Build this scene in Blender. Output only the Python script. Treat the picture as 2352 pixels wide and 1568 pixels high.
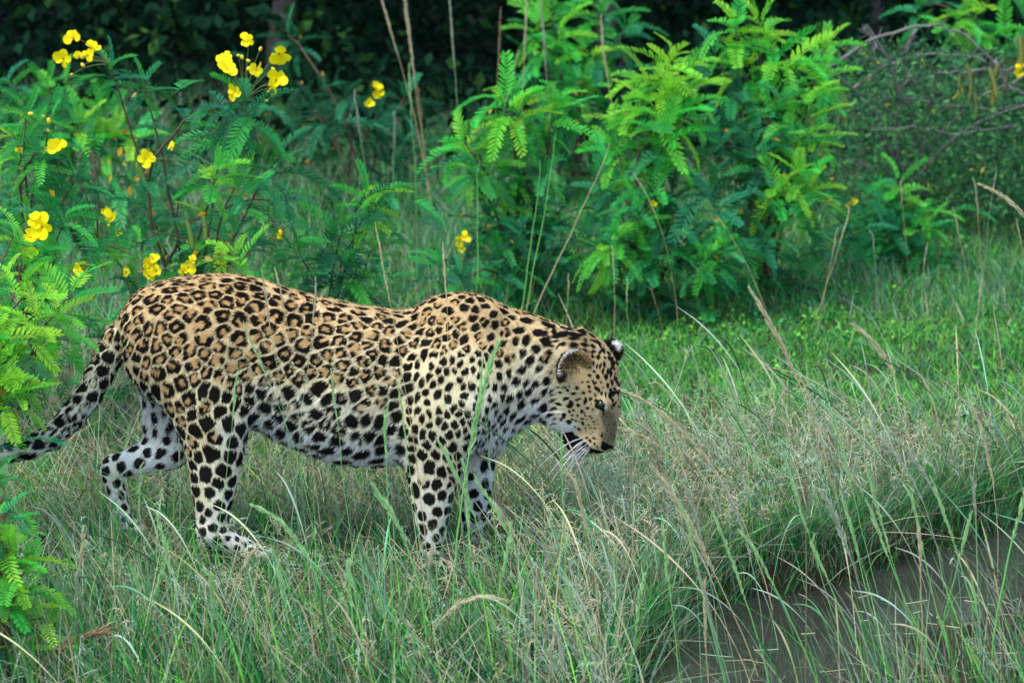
import bpy, math, random
import numpy as np
from mathutils import Vector, Matrix
from mathutils.bvhtree import BVHTree

scene = bpy.context.scene
for _o in list(bpy.data.objects):
    bpy.data.objects.remove(_o)
COL = scene.collection

# ------------------------------------------------------------------ camera
PITCH = math.radians(11.5)
DIST = 10.7
AIM_Z = 0.56
FRAME_W = 2.5                      # metres across the picture at the leopard
LENS = 36.0 * DIST / FRAME_W
CAM = np.array([0.0, -DIST * math.cos(PITCH), AIM_Z + DIST * math.sin(PITCH)])
cam_data = bpy.data.cameras.new("camera")
cam_data.lens = LENS
cam_data.sensor_width = 36.0
cam_data.clip_start = 0.1
cam_data.clip_end = 400.0
cam_data.dof.use_dof = True
cam_data.dof.focus_distance = DIST - 0.05
cam_data.dof.aperture_fstop = 6.3
cam = bpy.data.objects.new("camera", cam_data)
cam.location = CAM
cam.rotation_euler = (math.radians(90) - PITCH, 0, 0)
COL.objects.link(cam)
scene.camera = cam

# ------------------------------------------------------------------ light
SUN_EL, SUN_AZ = math.radians(62), math.radians(-140)   # high, soft, behind the camera's left shoulder
world = bpy.data.worlds.new("World")
scene.world = world
world.use_nodes = True
wn = world.node_tree
wn.nodes.clear()
sky = wn.nodes.new("ShaderNodeTexSky")
sky.sky_type = 'NISHITA'
sky.sun_disc = False
sky.sun_elevation = SUN_EL
sky.sun_rotation = SUN_AZ
sky.air_density = 1.0
sky.dust_density = 1.2
sky.ozone_density = 1.0
bg = wn.nodes.new("ShaderNodeBackground")
bg.inputs[1].default_value = 0.145
wo = wn.nodes.new("ShaderNodeOutputWorld")
wn.links.new(sky.outputs[0], bg.inputs[0])
wn.links.new(bg.outputs[0], wo.inputs[0])
sun_data = bpy.data.lights.new("sun", 'SUN')
sun_data.energy = 1.4
sun_data.angle = math.radians(25)
sun_data.color = (1.0, 0.98, 0.94)
sun = bpy.data.objects.new("sun", sun_data)
_d = Vector((math.sin(SUN_AZ) * math.cos(SUN_EL), math.cos(SUN_AZ) * math.cos(SUN_EL), math.sin(SUN_EL)))
sun.rotation_euler = _d.to_track_quat('Z', 'Y').to_euler()
sun.location = (-3, -4, 8)
COL.objects.link(sun)

scene.render.engine = 'CYCLES'
scene.view_settings.view_transform = 'Standard'
scene.view_settings.look = 'None'
scene.view_settings.gamma = 1.0
scene.view_settings.use_curve_mapping = False
scene.view_settings.exposure = 1.34
scene.cycles.use_denoising = True
scene.cycles.max_bounces = 5
scene.cycles.diffuse_bounces = 2
scene.cycles.glossy_bounces = 2
scene.cycles.transmission_bounces = 3
scene.cycles.transparent_max_bounces = 4
scene.cycles.caustics_reflective = False
scene.cycles.caustics_refractive = False
scene.cycles_curves.shape = 'RIBBONS'

# ------------------------------------------------------------------ helpers
SP, CP = math.sin(PITCH), math.cos(PITCH)
PX = FRAME_W / 2352.0              # metres per picture unit at the leopard


def ray(u, v):
    x = (u - 1176.0) / 2352.0 * 36.0 / LENS
    y = -(v - 784.0) / 2352.0 * 36.0 / LENS
    return np.array([x, CP + y * SP, -SP + y * CP])


def P(u, v, Y=0.0):
    """point at depth Y that stands where the survey of the photo puts it"""
    d = ray(u, v)
    return CAM + d * ((Y - CAM[1]) / d[1])


def G(u, v, z=0.0):
    d = ray(u, v)
    return CAM + d * ((z - CAM[2]) / d[2])


def proj(p):
    q = p - CAM
    f = q[..., 1] * CP - q[..., 2] * SP
    up = q[..., 1] * SP + q[..., 2] * CP
    k = 2352.0 * LENS / 36.0
    return 1176.0 + q[..., 0] / f * k, 784.0 - up / f * k


def lin(r, g, b):
    c = np.array([r, g, b], float) / 255.0
    return np.where(c <= 0.04045, c / 12.92, ((c + 0.055) / 1.055) ** 2.4)


def hexmix(a, b, t):
    t = np.asarray(t)[..., None]
    return a * (1 - t) + b * t


def smooth(a, b, x):
    t = np.clip((x - a) / (b - a), 0, 1)
    return t * t * (3 - 2 * t)


def unit(v):
    v = np.asarray(v, float)
    return v / np.maximum(np.linalg.norm(v, axis=-1, keepdims=True), 1e-9)


_rs = np.random.RandomState(7)
_NT = _rs.rand(64, 64, 64).astype(np.float32)


def noise3(p, scale):
    """smooth value noise in -1..1"""
    q = np.asarray(p) * scale + 100.0
    i = np.floor(q).astype(int)
    f = q - i
    f = f * f * (3 - 2 * f)
    out = 0
    for dx in (0, 1):
        wx = f[..., 0] if dx else 1 - f[..., 0]
        for dy in (0, 1):
            wy = f[..., 1] if dy else 1 - f[..., 1]
            for dz in (0, 1):
                wz = f[..., 2] if dz else 1 - f[..., 2]
                out = out + wx * wy * wz * _NT[(i[..., 0] + dx) % 64, (i[..., 1] + dy) % 64, (i[..., 2] + dz) % 64]
    return out * 2 - 1


def new_mesh(name, verts, faces_flat, loop_totals, smooth_shade=True):
    """fast mesh from numpy arrays"""
    me = bpy.data.meshes.new(name)
    verts = np.asarray(verts, np.float32)
    faces_flat = np.asarray(faces_flat, np.int32)
    loop_totals = np.asarray(loop_totals, np.int32)
    me.vertices.add(len(verts))
    me.vertices.foreach_set("co", verts.ravel())
    me.loops.add(len(faces_flat))
    me.loops.foreach_set("vertex_index", faces_flat)
    me.polygons.add(len(loop_totals))
    starts = np.concatenate([[0], np.cumsum(loop_totals)[:-1]]).astype(np.int32)
    me.polygons.foreach_set("loop_start", starts)
    me.polygons.foreach_set("loop_total", loop_totals)
    if smooth_shade:
        me.polygons.foreach_set("use_smooth", np.ones(len(loop_totals), bool))
    me.update(calc_edges=True)
    return me


def set_col(me, cols, name="col"):
    a = me.color_attributes.new(name, 'FLOAT_COLOR', 'POINT')
    c = np.ones((len(cols), 4), np.float32)
    c[:, :3] = cols
    a.data.foreach_set("color", c.ravel())


def add_obj(name, data, material=None, parent=None, loc=None):
    o = bpy.data.objects.new(name, data)
    if material is not None and data is not None and not data.materials:
        data.materials.append(material)
    if parent is not None:
        o.parent = parent
    if loc is not None:
        o.location = loc
    COL.objects.link(o)
    return o


def thing(name, label, cat, loc=(0, 0, 0), group=None):
    o = bpy.data.objects.new(name, None)
    o.empty_display_size = 0.1
    o.location = loc
    o["label"] = label
    o["category"] = cat
    if group:
        o["group"] = group
    COL.objects.link(o)
    return o


def hair_obj(name, pts, radii, cols, material, parent=None):
    """pts (n,k,3), radii (n,k), cols (n,3)"""
    n, k, _ = pts.shape
    hc = bpy.data.hair_curves.new(name)
    hc.add_curves([k] * n)
    hc.position_data.foreach_set("vector", np.ascontiguousarray(pts, np.float32).ravel())
    a = hc.attributes.get("radius") or hc.attributes.new("radius", 'FLOAT', 'POINT')
    a.data.foreach_set("value", np.ascontiguousarray(radii, np.float32).ravel())
    c = np.ones((n, 4), np.float32)
    c[:, :3] = cols
    a = hc.attributes.new("col", 'FLOAT_COLOR', 'CURVE')
    a.data.foreach_set("color", c.ravel())
    return add_obj(name, hc, material, parent)


def mat(name, color=None, attr=None, rough=0.6, spec=0.3, transl=0.0, vary=0.0, noise=None):
    """principled material; colour from a value or a colour attribute, with optional per-object
    variation, noise mottling and light passing through thin leaves"""
    m = bpy.data.materials.new(name)
    m.use_nodes = True
    nt = m.node_tree
    nt.nodes.clear()
    out = nt.nodes.new("ShaderNodeOutputMaterial")
    pb = nt.nodes.new("ShaderNodeBsdfPrincipled")
    pb.inputs["Roughness"].default_value = rough
    pb.inputs["Specular IOR Level"].default_value = spec
    if attr:
        at = nt.nodes.new("ShaderNodeAttribute")
        at.attribute_name = attr
        sock = at.outputs["Color"]
    else:
        rgb = nt.nodes.new("ShaderNodeRGB")
        rgb.outputs[0].default_value = (*color, 1)
        sock = rgb.outputs[0]
    if noise:
        sc, lo, hi = noise
        tx = nt.nodes.new("ShaderNodeTexNoise")
        tx.inputs["Scale"].default_value = sc
        tx.inputs["Detail"].default_value = 4
        tc = nt.nodes.new("ShaderNodeTexCoord")
        nt.links.new(tc.outputs["Object"], tx.inputs["Vector"])
        mr = nt.nodes.new("ShaderNodeMapRange")
        mr.inputs[1].default_value, mr.inputs[2].default_value = 0.25, 0.75
        mr.inputs[3].default_value, mr.inputs[4].default_value = lo, hi
        nt.links.new(tx.outputs[0], mr.inputs[0])
        mx = nt.nodes.new("ShaderNodeVectorMath")
        mx.operation = 'SCALE'
        nt.links.new(sock, mx.inputs[0])
        nt.links.new(mr.outputs[0], mx.inputs["Scale"])
        sock = mx.outputs[0]
    if vary:
        oi = nt.nodes.new("ShaderNodeObjectInfo")
        hs = nt.nodes.new("ShaderNodeHueSaturation")
        m1 = nt.nodes.new("ShaderNodeMapRange")
        m1.inputs[3].default_value, m1.inputs[4].default_value = 0.5 - 0.05 * vary, 0.5 + 0.05 * vary
        nt.links.new(oi.outputs["Random"], m1.inputs[0])
        nt.links.new(m1.outputs[0], hs.inputs["Hue"])
        mm = nt.nodes.new("ShaderNodeMath")
        mm.operation = 'MULTIPLY'
        mm.inputs[1].default_value = 7.31
        fr = nt.nodes.new("ShaderNodeMath")
        fr.operation = 'FRACT'
        nt.links.new(oi.outputs["Random"], mm.inputs[0])
        nt.links.new(mm.outputs[0], fr.inputs[0])
        m2 = nt.nodes.new("ShaderNodeMapRange")
        m2.inputs[3].default_value, m2.inputs[4].default_value = 1 - 0.45 * vary, 1 + 0.45 * vary
        nt.links.new(fr.outputs[0], m2.inputs[0])
        nt.links.new(m2.outputs[0], hs.inputs["Value"])
        nt.links.new(sock, hs.inputs["Color"])
        sock = hs.outputs[0]
    nt.links.new(sock, pb.inputs["Base Color"])
    if transl:
        tr = nt.nodes.new("ShaderNodeBsdfTranslucent")
        nt.links.new(sock, tr.inputs["Color"])
        mix = nt.nodes.new("ShaderNodeMixShader")
        mix.inputs[0].default_value = transl
        nt.links.new(pb.outputs[0], mix.inputs[1])
        nt.links.new(tr.outputs[0], mix.inputs[2])
        nt.links.new(mix.outputs[0], out.inputs[0])
    else:
        nt.links.new(pb.outputs[0], out.inputs[0])
    return m


# ================================================================== ground and water
POND_Z = -0.075
_far = [(1400, 1690), (1450, 1600), (1510, 1510), (1550, 1445), (1610, 1400), (1690, 1372), (1780, 1358), (1880, 1345), (1960, 1322), (2040, 1290), (2120, 1268),
        (2200, 1255), (2270, 1222), (2330, 1180), (2420, 1150), (2600, 1120), (3000, 1100)]
_near = [(3000, 1500), (2500, 1570), (2300, 1600), (2150, 1625), (2000, 1660), (1850, 1710), (1700, 1760), (1480, 1780)]
POND = np.array([G(u, v, POND_Z)[:2] for u, v in _far + _near])
PAWS = [P(600, 1272, -.097) - np.array([0, 0, .021]), P(1012, 1302, -.1) - np.array([0, 0, .023]), P(306, 1214, .09) - np.array([0, 0, .019]),
        P(1104, 1286, .092) - np.array([0, 0, .023])]


def pond_sd(xy):
    """signed distance to the shore, negative over the water"""
    d = np.full(len(xy), 1e9)
    inside = np.zeros(len(xy), bool)
    n = len(POND)
    for i in range(n):
        a, b = POND[i], POND[(i + 1) % n]
        ab = b - a
        t = np.clip(((xy - a) @ ab) / (ab @ ab), 0, 1)
        d = np.minimum(d, np.linalg.norm(xy - (a + t[:, None] * ab), axis=1))
        c = (a[1] > xy[:, 1]) != (b[1] > xy[:, 1])
        xi = (b[0] - a[0]) * (xy[:, 1] - a[1]) / (b[1] - a[1] + 1e-12) + a[0]
        inside ^= c & (xy[:, 0] < xi)
    return np.where(inside, -d, d)


def ground_z(xy):
    xy = np.asarray(xy, float)
    p3 = np.concatenate([xy, np.zeros((len(xy), 1))], 1)
    near = np.exp(-(xy[:, 0] ** 2 + xy[:, 1] ** 2) / 90.0)
    z = (.018 * noise3(p3, 1.3) + .012 * noise3(p3 + 9, 4.0) + .004 * noise3(p3 + 3, 14)) * near
    wsum = np.full(len(xy), .08)
    acc = np.zeros(len(xy))
    for q in PAWS:
        w = np.exp(-((xy - q[:2]) ** 2).sum(1) / .16 ** 2)
        acc += w * q[2]
        wsum += w
    blend = np.clip((wsum - .08) * 1.6, 0, 1)
    z = z * (1 - blend) + acc / wsum * blend
    sd = pond_sd(xy)
    wob = .03 * noise3(p3 + 21, 5)
    return z - .24 * smooth(.03, -.06, sd + wob)


def build_ground():
    def axis(lo, hi, st, far):
        a = list(np.arange(lo, hi + 1e-6, st))
        s = st
        x = hi
        while x < far:
            s *= 1.35
            x += s
            a.append(x)
        s, x = st, lo
        while x > -far:
            s *= 1.35
            x -= s
            a.insert(0, x)
        return np.array(a)
    xs, ys = axis(-2.6, 2.6, .035, 180), axis(-2.4, 5.0, .035, 180)
    X, Y = np.meshgrid(xs, ys, indexing='ij')
    xy = np.stack([X.ravel(), Y.ravel()], 1)
    z = ground_z(xy)
    nx, ny = len(xs), len(ys)
    i, j = np.meshgrid(np.arange(nx - 1), np.arange(ny - 1), indexing='ij')
    a = (i * ny + j).ravel()
    f = np.stack([a, a + ny, a + ny + 1, a + 1], 1)
    me = new_mesh("ground", np.concatenate([xy, z[:, None]], 1), f.ravel(), np.full(len(f), 4))
    p3 = np.concatenate([xy, np.zeros((len(xy), 1))], 1)
    soil, litter, moss, mud = np.array([.035, .027, .017]), np.array([.060, .050, .030]), np.array([.022, .045, .014]), np.array([.035, .022, .014])
    t = .5 + .5 * noise3(p3, 3)
    c = hexmix(np.tile(soil, (len(xy), 1)), np.tile(moss, (len(xy), 1)), smooth(.3, .7, t))
    c = hexmix(c, np.tile(litter, (len(xy), 1)), smooth(.55, .8, .5 + .5 * noise3(p3 + 4, 11)))
    deepshade = smooth(3.8, 5.5, xy[:, 1])  # shade under the wood, put into the ground colour
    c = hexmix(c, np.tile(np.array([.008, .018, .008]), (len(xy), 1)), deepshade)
    wet = smooth(.05, -.03, pond_sd(xy))
    c = hexmix(c, np.tile(mud, (len(xy), 1)), wet)
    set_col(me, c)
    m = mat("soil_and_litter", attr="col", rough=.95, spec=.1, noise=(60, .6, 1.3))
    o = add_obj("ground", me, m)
    o["kind"] = "structure"
    # water sheet: clipped to the hollow by the rising bank
    c0 = POND.mean(0)
    n = len(POND)
    out = POND + unit(POND - c0) * .12
    v = [(c0[0], c0[1], POND_Z)] + [(p[0], p[1], POND_Z) for p in out]
    f = []
    for k in range(n):
        f += [0, 1 + (k + 1) % n, 1 + k]
    wm = bpy.data.materials.new("murky_water")
    wm.use_nodes = True
    nt = wm.node_tree
    pb = nt.nodes["Principled BSDF"]
    pb.inputs["Roughness"].default_value = .025
    pb.inputs["IOR"].default_value = 1.33
    pb.inputs["Specular IOR Level"].default_value = .6
    tc = nt.nodes.new("ShaderNodeTexCoord")
    tx = nt.nodes.new("ShaderNodeTexNoise")
    tx.inputs["Scale"].default_value = 3.0
    tx.inputs["Detail"].default_value = 5
    nt.links.new(tc.outputs["Object"], tx.inputs["Vector"])
    cr = nt.nodes.new("ShaderNodeValToRGB")
    cr.color_ramp.elements[0].position, cr.color_ramp.elements[1].position = .35, .7
    cr.color_ramp.elements[0].color = (.021, .020, .014, 1)
    cr.color_ramp.elements[1].color = (.050, .057, .047, 1)
    nt.links.new(tx.outputs[0], cr.inputs[0])
    nt.links.new(cr.outputs[0], pb.inputs["Base Color"])
    t2 = nt.nodes.new("ShaderNodeTexNoise")
    t2.inputs["Scale"].default_value = 14.0
    nt.links.new(tc.outputs["Object"], t2.inputs["Vector"])
    bp = nt.nodes.new("ShaderNodeBump")
    bp.inputs["Strength"].default_value = .02
    bp.inputs["Distance"].default_value = .02
    nt.links.new(t2.outputs[0], bp.inputs["Height"])
    nt.links.new(bp.outputs[0], pb.inputs["Normal"])
    w = add_obj("pond_water", new_mesh("pond_water", v, f, [3] * n, False), wm)
    w["kind"] = "structure"


build_ground()


# ================================================================== the dark wood behind
def leaf_cloud(centers, size, rng, cols, aspect=.5):
    """one folded leaf (4 verts, 2 tris) at each centre"""
    n = len(centers)
    d = unit(rng.randn(n, 3) + np.array([0, 0, -.25]))
    s = unit(np.cross(d, rng.randn(n, 3)))
    nn = np.cross(d, s)
    L = (size * rng.uniform(.6, 1.3, n))[:, None]
    a = centers - d * L * .5
    b = centers + d * L * .5
    l = centers + s * L * aspect * .5 + nn * L * .10
    r = centers - s * L * aspect * .5 + nn * L * .10
    v = np.stack([a, l, b, r], 1).reshape(-1, 3)
    i = np.arange(n) * 4
    f = np.stack([i, i + 1, i + 2, i, i + 2, i + 3], 1).ravel()
    c = np.repeat(cols, 4, axis=0)
    return v, f, c


def tube(pts, radii, sides=5):
    """tapered tube along points -> verts, flat faces, totals"""
    pts = np.asarray(pts, float)
    k = len(pts)
    t = np.gradient(pts, axis=0)
    t = unit(t)
    ref = np.array([0.3, .9, .2]) if abs(t[0] @ unit([.3, .9, .2])) < .9 else np.array([1., 0, 0])
    e1 = unit(np.cross(t, ref))
    e2 = np.cross(t, e1)
    th = np.arange(sides) * 2 * math.pi / sides
    ring = (np.cos(th)[None, :, None] * e1[:, None] + np.sin(th)[None, :, None] * e2[:, None]) * np.asarray(radii)[:, None, None]
    v = (pts[:, None] + ring).reshape(-1, 3)
    f = []
    for i in range(k - 1):
        for j in range(sides):
            j2 = (j + 1) % sides
            f.append((i * sides + j, i * sides + j2, (i + 1) * sides + j2, (i + 1) * sides + j))
    return v, f


def tubes_mesh(name, L):
    V, F, o = [], [], 0
    for pts, rad, sd in L:
        v, f = tube(pts, rad, sd)
        V.append(v)
        F += [tuple(i + o for i in q) for q in f]
        o += len(v)
    return new_mesh(name, np.concatenate(V), np.array(F).ravel(), np.full(len(F), 4))


def bend(a, b, sag, n=8, wob=0, rng=None):
    """arc from a to b with its middle pushed by sag"""
    a, b, sag = map(np.asarray, (a, b, sag))
    t = np.linspace(0, 1, n)[:, None]
    p = a * (1 - t) + b * t + sag * (4 * t * (1 - t))
    if wob:
        p[1:-1] += rng.randn(n - 2, 3) * wob
    return p


M_BARK = mat("grey_bark", (.10, .085, .07), rough=.9, noise=(40, .5, 1.4))
M_DARKLEAF = mat("wood_leaves", attr="col", rough=.85, spec=.04, transl=.15)


def build_wood():
    rng = np.random.RandomState(5)
    spots = [(-2.6, 8.2), (-1.0, 7.6), (.45, 8.0), (1.7, 9.2), (3.9, 10.2), (-4.2, 7.0), (-2.0, 11.0), (.6, 11.4), (3.0, 12.6), (6.0, 9.8)]
    names = ["forked tree standing deep in the dark wood at upper left", "slim tree in the dark wood just left of the pale reeds",
             "tree in the dark gap behind the pale reeds", "tree behind the tall bright flowering shrub",
             "tree behind the arching thorn branch at upper right", "tree at the far left edge of the dark wood",
             "tree in the second row of the wood at left", "tree in the second row of the wood near the middle",
             "tree in the second row of the wood at right", "tree at the far right edge of the wood"]
    for (x, y), lab in zip(spots, names):
        z0 = float(ground_z(np.array([[x, y]]))[0])
        t = thing("tree", lab, "tree", (x, y, z0), "trees of the dark wood")
        L = []
        top = np.array([rng.uniform(-.3, .3), rng.uniform(-.2, .2), 2.6])
        L.append((bend((0, 0, -.05), top, rng.randn(3) * .08, 9, .015, rng), np.linspace(.055, .025, 9), 7))
        for k in range(6):
            s = top * rng.uniform(.15, .7)
            e = s + np.array([rng.uniform(-1, 1), rng.uniform(-1.1, .5), rng.uniform(.4, 1.1)])
            L.append((bend(s, e, (0, 0, .12), 7, .02, rng), np.linspace(.025, .008, 7), 5))
        add_obj("trunk", tubes_mesh("trunk", L), M_BARK, t)
        n = 5200
        c = rng.randn(n, 3)
        c = unit(c) * (rng.rand(n) ** .4)[:, None]
        c = c * np.array([1.55, 1.6, 1.0]) + np.array([top[0], top[1], 2.25])
        c[:, 2] += .35 * noise3(c, 1.6)
        low = 0.80 if y < 10 else .40  # unseen crowns, added and kept low to shade the wood below
        c = c[(c[:, 2] > low)]
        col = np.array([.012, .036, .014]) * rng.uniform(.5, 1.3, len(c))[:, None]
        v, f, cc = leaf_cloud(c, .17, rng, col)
        me = new_mesh("shade_crown", v, f, np.full(len(f) // 3, 3), False)
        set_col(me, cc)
        add_obj("shade_crown", me, M_DARKLEAF, t)
    # low tangled undergrowth in the shade
    n = 30000
    x = rng.uniform(-5, 5.5, n)
    y = rng.uniform(5.6, 12.5, n)
    z = rng.rand(n) ** 1.6 * (.25 + .5 * (.5 + .5 * noise3(np.stack([x, y, 0 * x], 1), .9)))
    c = np.stack([x, y, z], 1)
    keep = noise3(c + 3, 1.1) > -.4
    c = c[keep]
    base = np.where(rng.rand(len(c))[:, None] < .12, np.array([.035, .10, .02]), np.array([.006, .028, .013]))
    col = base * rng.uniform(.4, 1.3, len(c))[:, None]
    v, f, cc = leaf_cloud(c, .07, rng, col, .6)
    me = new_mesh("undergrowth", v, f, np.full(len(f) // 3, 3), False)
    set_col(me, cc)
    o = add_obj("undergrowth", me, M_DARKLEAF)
    o["kind"] = "stuff"
    o["label"] = "dim tangled undergrowth in the shade of the wood"
    o["category"] = "undergrowth"


build_wood()

# ================================================================== flowering shrubs
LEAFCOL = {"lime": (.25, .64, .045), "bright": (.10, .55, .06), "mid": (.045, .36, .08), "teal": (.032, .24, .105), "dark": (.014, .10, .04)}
LEAFMAT = {k: mat("leaf_" + k, c, rough=.5, spec=.12, transl=.45, vary=.5) for k, c in LEAFCOL.items()}
M_STEM = mat("shrub_stem", (.085, .055, .032), rough=.8, noise=(60, .6, 1.3))
M_GREENSTEM = mat("shrub_green_stem", (.11, .16, .04), rough=.6)
M_PETAL = mat("yellow_petal", (.95, .80, .006), rough=.55, spec=.15, transl=.35, vary=.12)
M_BUD = mat("yellow_bud", (.62, .50, .03), rough=.5, vary=.3)
M_FOLIAGE = mat("shrub_foliage", attr="col", rough=.55, spec=.1, transl=.35)


def leaf_geometry(pairs, droop, fold, rng, slim=1.0):
    """a feather-shaped compound leaf of unit length along +Y"""
    V, F = [], []

    def mid(t):
        return np.array([.04 * math.sin(3 * t), t * (1 - .18 * droop * t), -droop * t * t * .75])
    ts = [.10 + .86 * (i + .5) / pairs for i in range(pairs)]
    for k, t in enumerate(ts):
        for s in (-1, 1):
            ln = (.17 + .05 * math.sin(math.pi * min(1, t * 1.1))) * (.75 if k == 0 else 1) * (.72 if k == pairs - 1 else 1) * rng.uniform(.9, 1.08)
            wd = .0215 * slim * rng.uniform(.88, 1.1)
            c = mid(t + .012 * s)
            tg = unit(mid(t + .02) - mid(t - .02))
            up = unit(np.cross(np.array([1., 0, 0]), tg))
            a = math.radians(rng.uniform(58, 72) - 26 * t)
            fo = fold + rng.uniform(-.12, .12)
            out = np.array([s * 1., 0, 0]) * math.cos(fo) + up * math.sin(fo) * 1.0
            d = unit(out * math.sin(a) + tg * math.cos(a))
            w = unit(np.cross(d, np.cross(out, tg) if s > 0 else np.cross(tg, out)))
            nn = np.cross(d, w)
            o = len(V)
            for fx, fy, fz in ((.0, 0, 0), (.30, 1, .12), (.78, .92, .10), (1.0, 0, -.06), (.78, -.92, .10), (.30, -1, .12)):
                V.append(c + d * ln * fx + w * wd * fy - nn * wd * fz * 1.2)
            F += [(o, o + 1, o + 2), (o, o + 2, o + 3), (o, o + 3, o + 4), (o, o + 4, o + 5)]
    pts = [mid(t) for t in np.linspace(0, .98, 6)]
    v, f = tube(pts, np.linspace(.012, .005, 6), 3)
    o = len(V)
    V += list(v)
    FQ = [tuple(i + o for i in q) for q in f]
    return np.array(V), F, FQ


_lr = np.random.RandomState(21)
LEAF_GEO = [leaf_geometry(p, d, f, _lr, s) for p, d, f, s in ((13, .35, .15, 1.0), (14, .65, .35, .95), (12, .9, .5, 1.05), (15, .5, .7, .9), (11, .2, .3, 1.15), (13, 1.15, .2, 1.0))]
LEAF_MESH = {}
for _k in LEAFCOL:
    LEAF_MESH[_k] = []
    for _g in LEAF_GEO:
        _tot = [3] * len(_g[1]) + [4] * len(_g[2])
        _fl = [i for t in _g[1] for i in t] + [i for t in _g[2] for i in t]
        _m = new_mesh("leaf_" + _k, _g[0], _fl, _tot, False)
        _m.materials.append(LEAFMAT[_k])
        LEAF_MESH[_k].append(_m)


def petal_mesh():
    V, F = [], []
    n = 7
    for i in range(n):
        t = i / (n - 1)
        w = (.08, .20, .33, .42, .45, .38, .16)[i]
        z = .35 * t - .25 * t * t
        for s in (-1, 0, 1):
            V.append((s * w, t, z + .13 * abs(s) * w * 2))
    for i in range(n - 1):
        for j in (0, 1):
            a = i * 3 + j
            F.append((a, a + 1, a + 4, a + 3))
    return new_mesh("petal", V, np.array(F).ravel(), [4] * len(F))


PETAL = petal_mesh()
PETAL.materials.append(M_PETAL)


def blob_mesh(name, rx, ry, rz, m):
    u, v = np.meshgrid(np.linspace(0, math.pi, 6), np.linspace(0, 2 * math.pi, 9)[:-1], indexing='ij')
    p = np.stack([rx * np.sin(u) * np.cos(v), ry * np.sin(u) * np.sin(v), rz * np.cos(u)], -1).reshape(-1, 3)
    f = [(i * 8 + j, (i + 1) * 8 + j, (i + 1) * 8 + (j + 1) % 8, i * 8 + (j + 1) % 8) for i in range(5) for j in range(8)]
    me = new_mesh(name, p, np.array(f).ravel(), [4] * len(f))
    me.materials.append(m)
    return me


BUD = blob_mesh("bud", .0055, .0055, .008, M_BUD)
CENTRE = blob_mesh("flower_centre", .005, .005, .006, mat("flower_centre", (.55, .30, .02), rough=.7))


def pod_mesh(name, m):
    """flat pod with a swelling at each seed, hanging down from its stalk"""
    V, F = [], []
    n = 17
    for i in range(n):
        t = i / (n - 1)
        w = .0085 * min(1, math.sin(math.pi * (.06 + .88 * t)) * 2.2) * (.88 + .12 * math.cos(t * 2 * math.pi * 7))
        th = .0012 + .0014 * (.5 - .5 * math.cos(t * 2 * math.pi * 7))
        c = np.array([.006 * math.sin(2 * t), 0, -.085 * t])
        for dx, dy in ((-w, 0), (0, th), (w, 0), (0, -th)):
            V.append(c + np.array([dx, dy, 0]))
    for i in range(n - 1):
        for j in range(4):
            F.append((i * 4 + j, i * 4 + (j + 1) % 4, (i + 1) * 4 + (j + 1) % 4, (i + 1) * 4 + j))
    me = new_mesh(name, V, np.array(F).ravel(), [4] * len(F))
    me.materials.append(m)
    return me


POD = {"green": pod_mesh("seed_pod_green", mat("pod_green", (.16, .28, .05), rough=.5, transl=.2)),
       "yellow": pod_mesh("seed_pod_yellow", mat("pod_yellow", (.20, .22, .05), rough=.5, transl=.2)),
       "brown": pod_mesh("seed_pod_brown", mat("pod_brown", (.11, .07, .05), rough=.8))}


def frame(y, z):
    """rotation whose Y axis is y and Z axis close to z"""
    y = unit(y)
    x = np.cross(y, z)
    if np.linalg.norm(x) < 1e-3:
        x = np.cross(y, [1., 0, .1])
    x = unit(x)
    z = np.cross(x, y)
    return np.stack([x, y, z], 1)


def place(o, pos, R, s):
    M = Matrix.Identity(4)
    for i in range(3):
        for j in range(3):
            M[i][j] = R[i, j] * s
        M[i][3] = pos[i]
    o.matrix_basis = M


def sprig_leaves(rng, tip, axis, n, size, spread=1.0):
    """directions of the leaves of one shoot: (pos, dir, length)"""
    out = []
    axis = unit(axis)
    x = unit(np.cross(axis, [.2, .3, 1.]))
    y = np.cross(axis, x)
    th = rng.rand() * 6.28
    for k in range(n):
        t = k / max(1, n - 1)
        th += 2.4 + rng.normal(0, .2)
        el = math.radians(70 - 98 * t * spread + rng.normal(0, 7))
        d = axis * math.sin(el) + (x * math.cos(th) + y * math.sin(th)) * math.cos(el)
        pos = tip - axis * (.10 * t * size / .16)
        out.append((pos, d, size * (.62 + .5 * math.sin(math.pi * min(1, .15 + t * .8))) * rng.uniform(.85, 1.12)))
    return out


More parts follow.
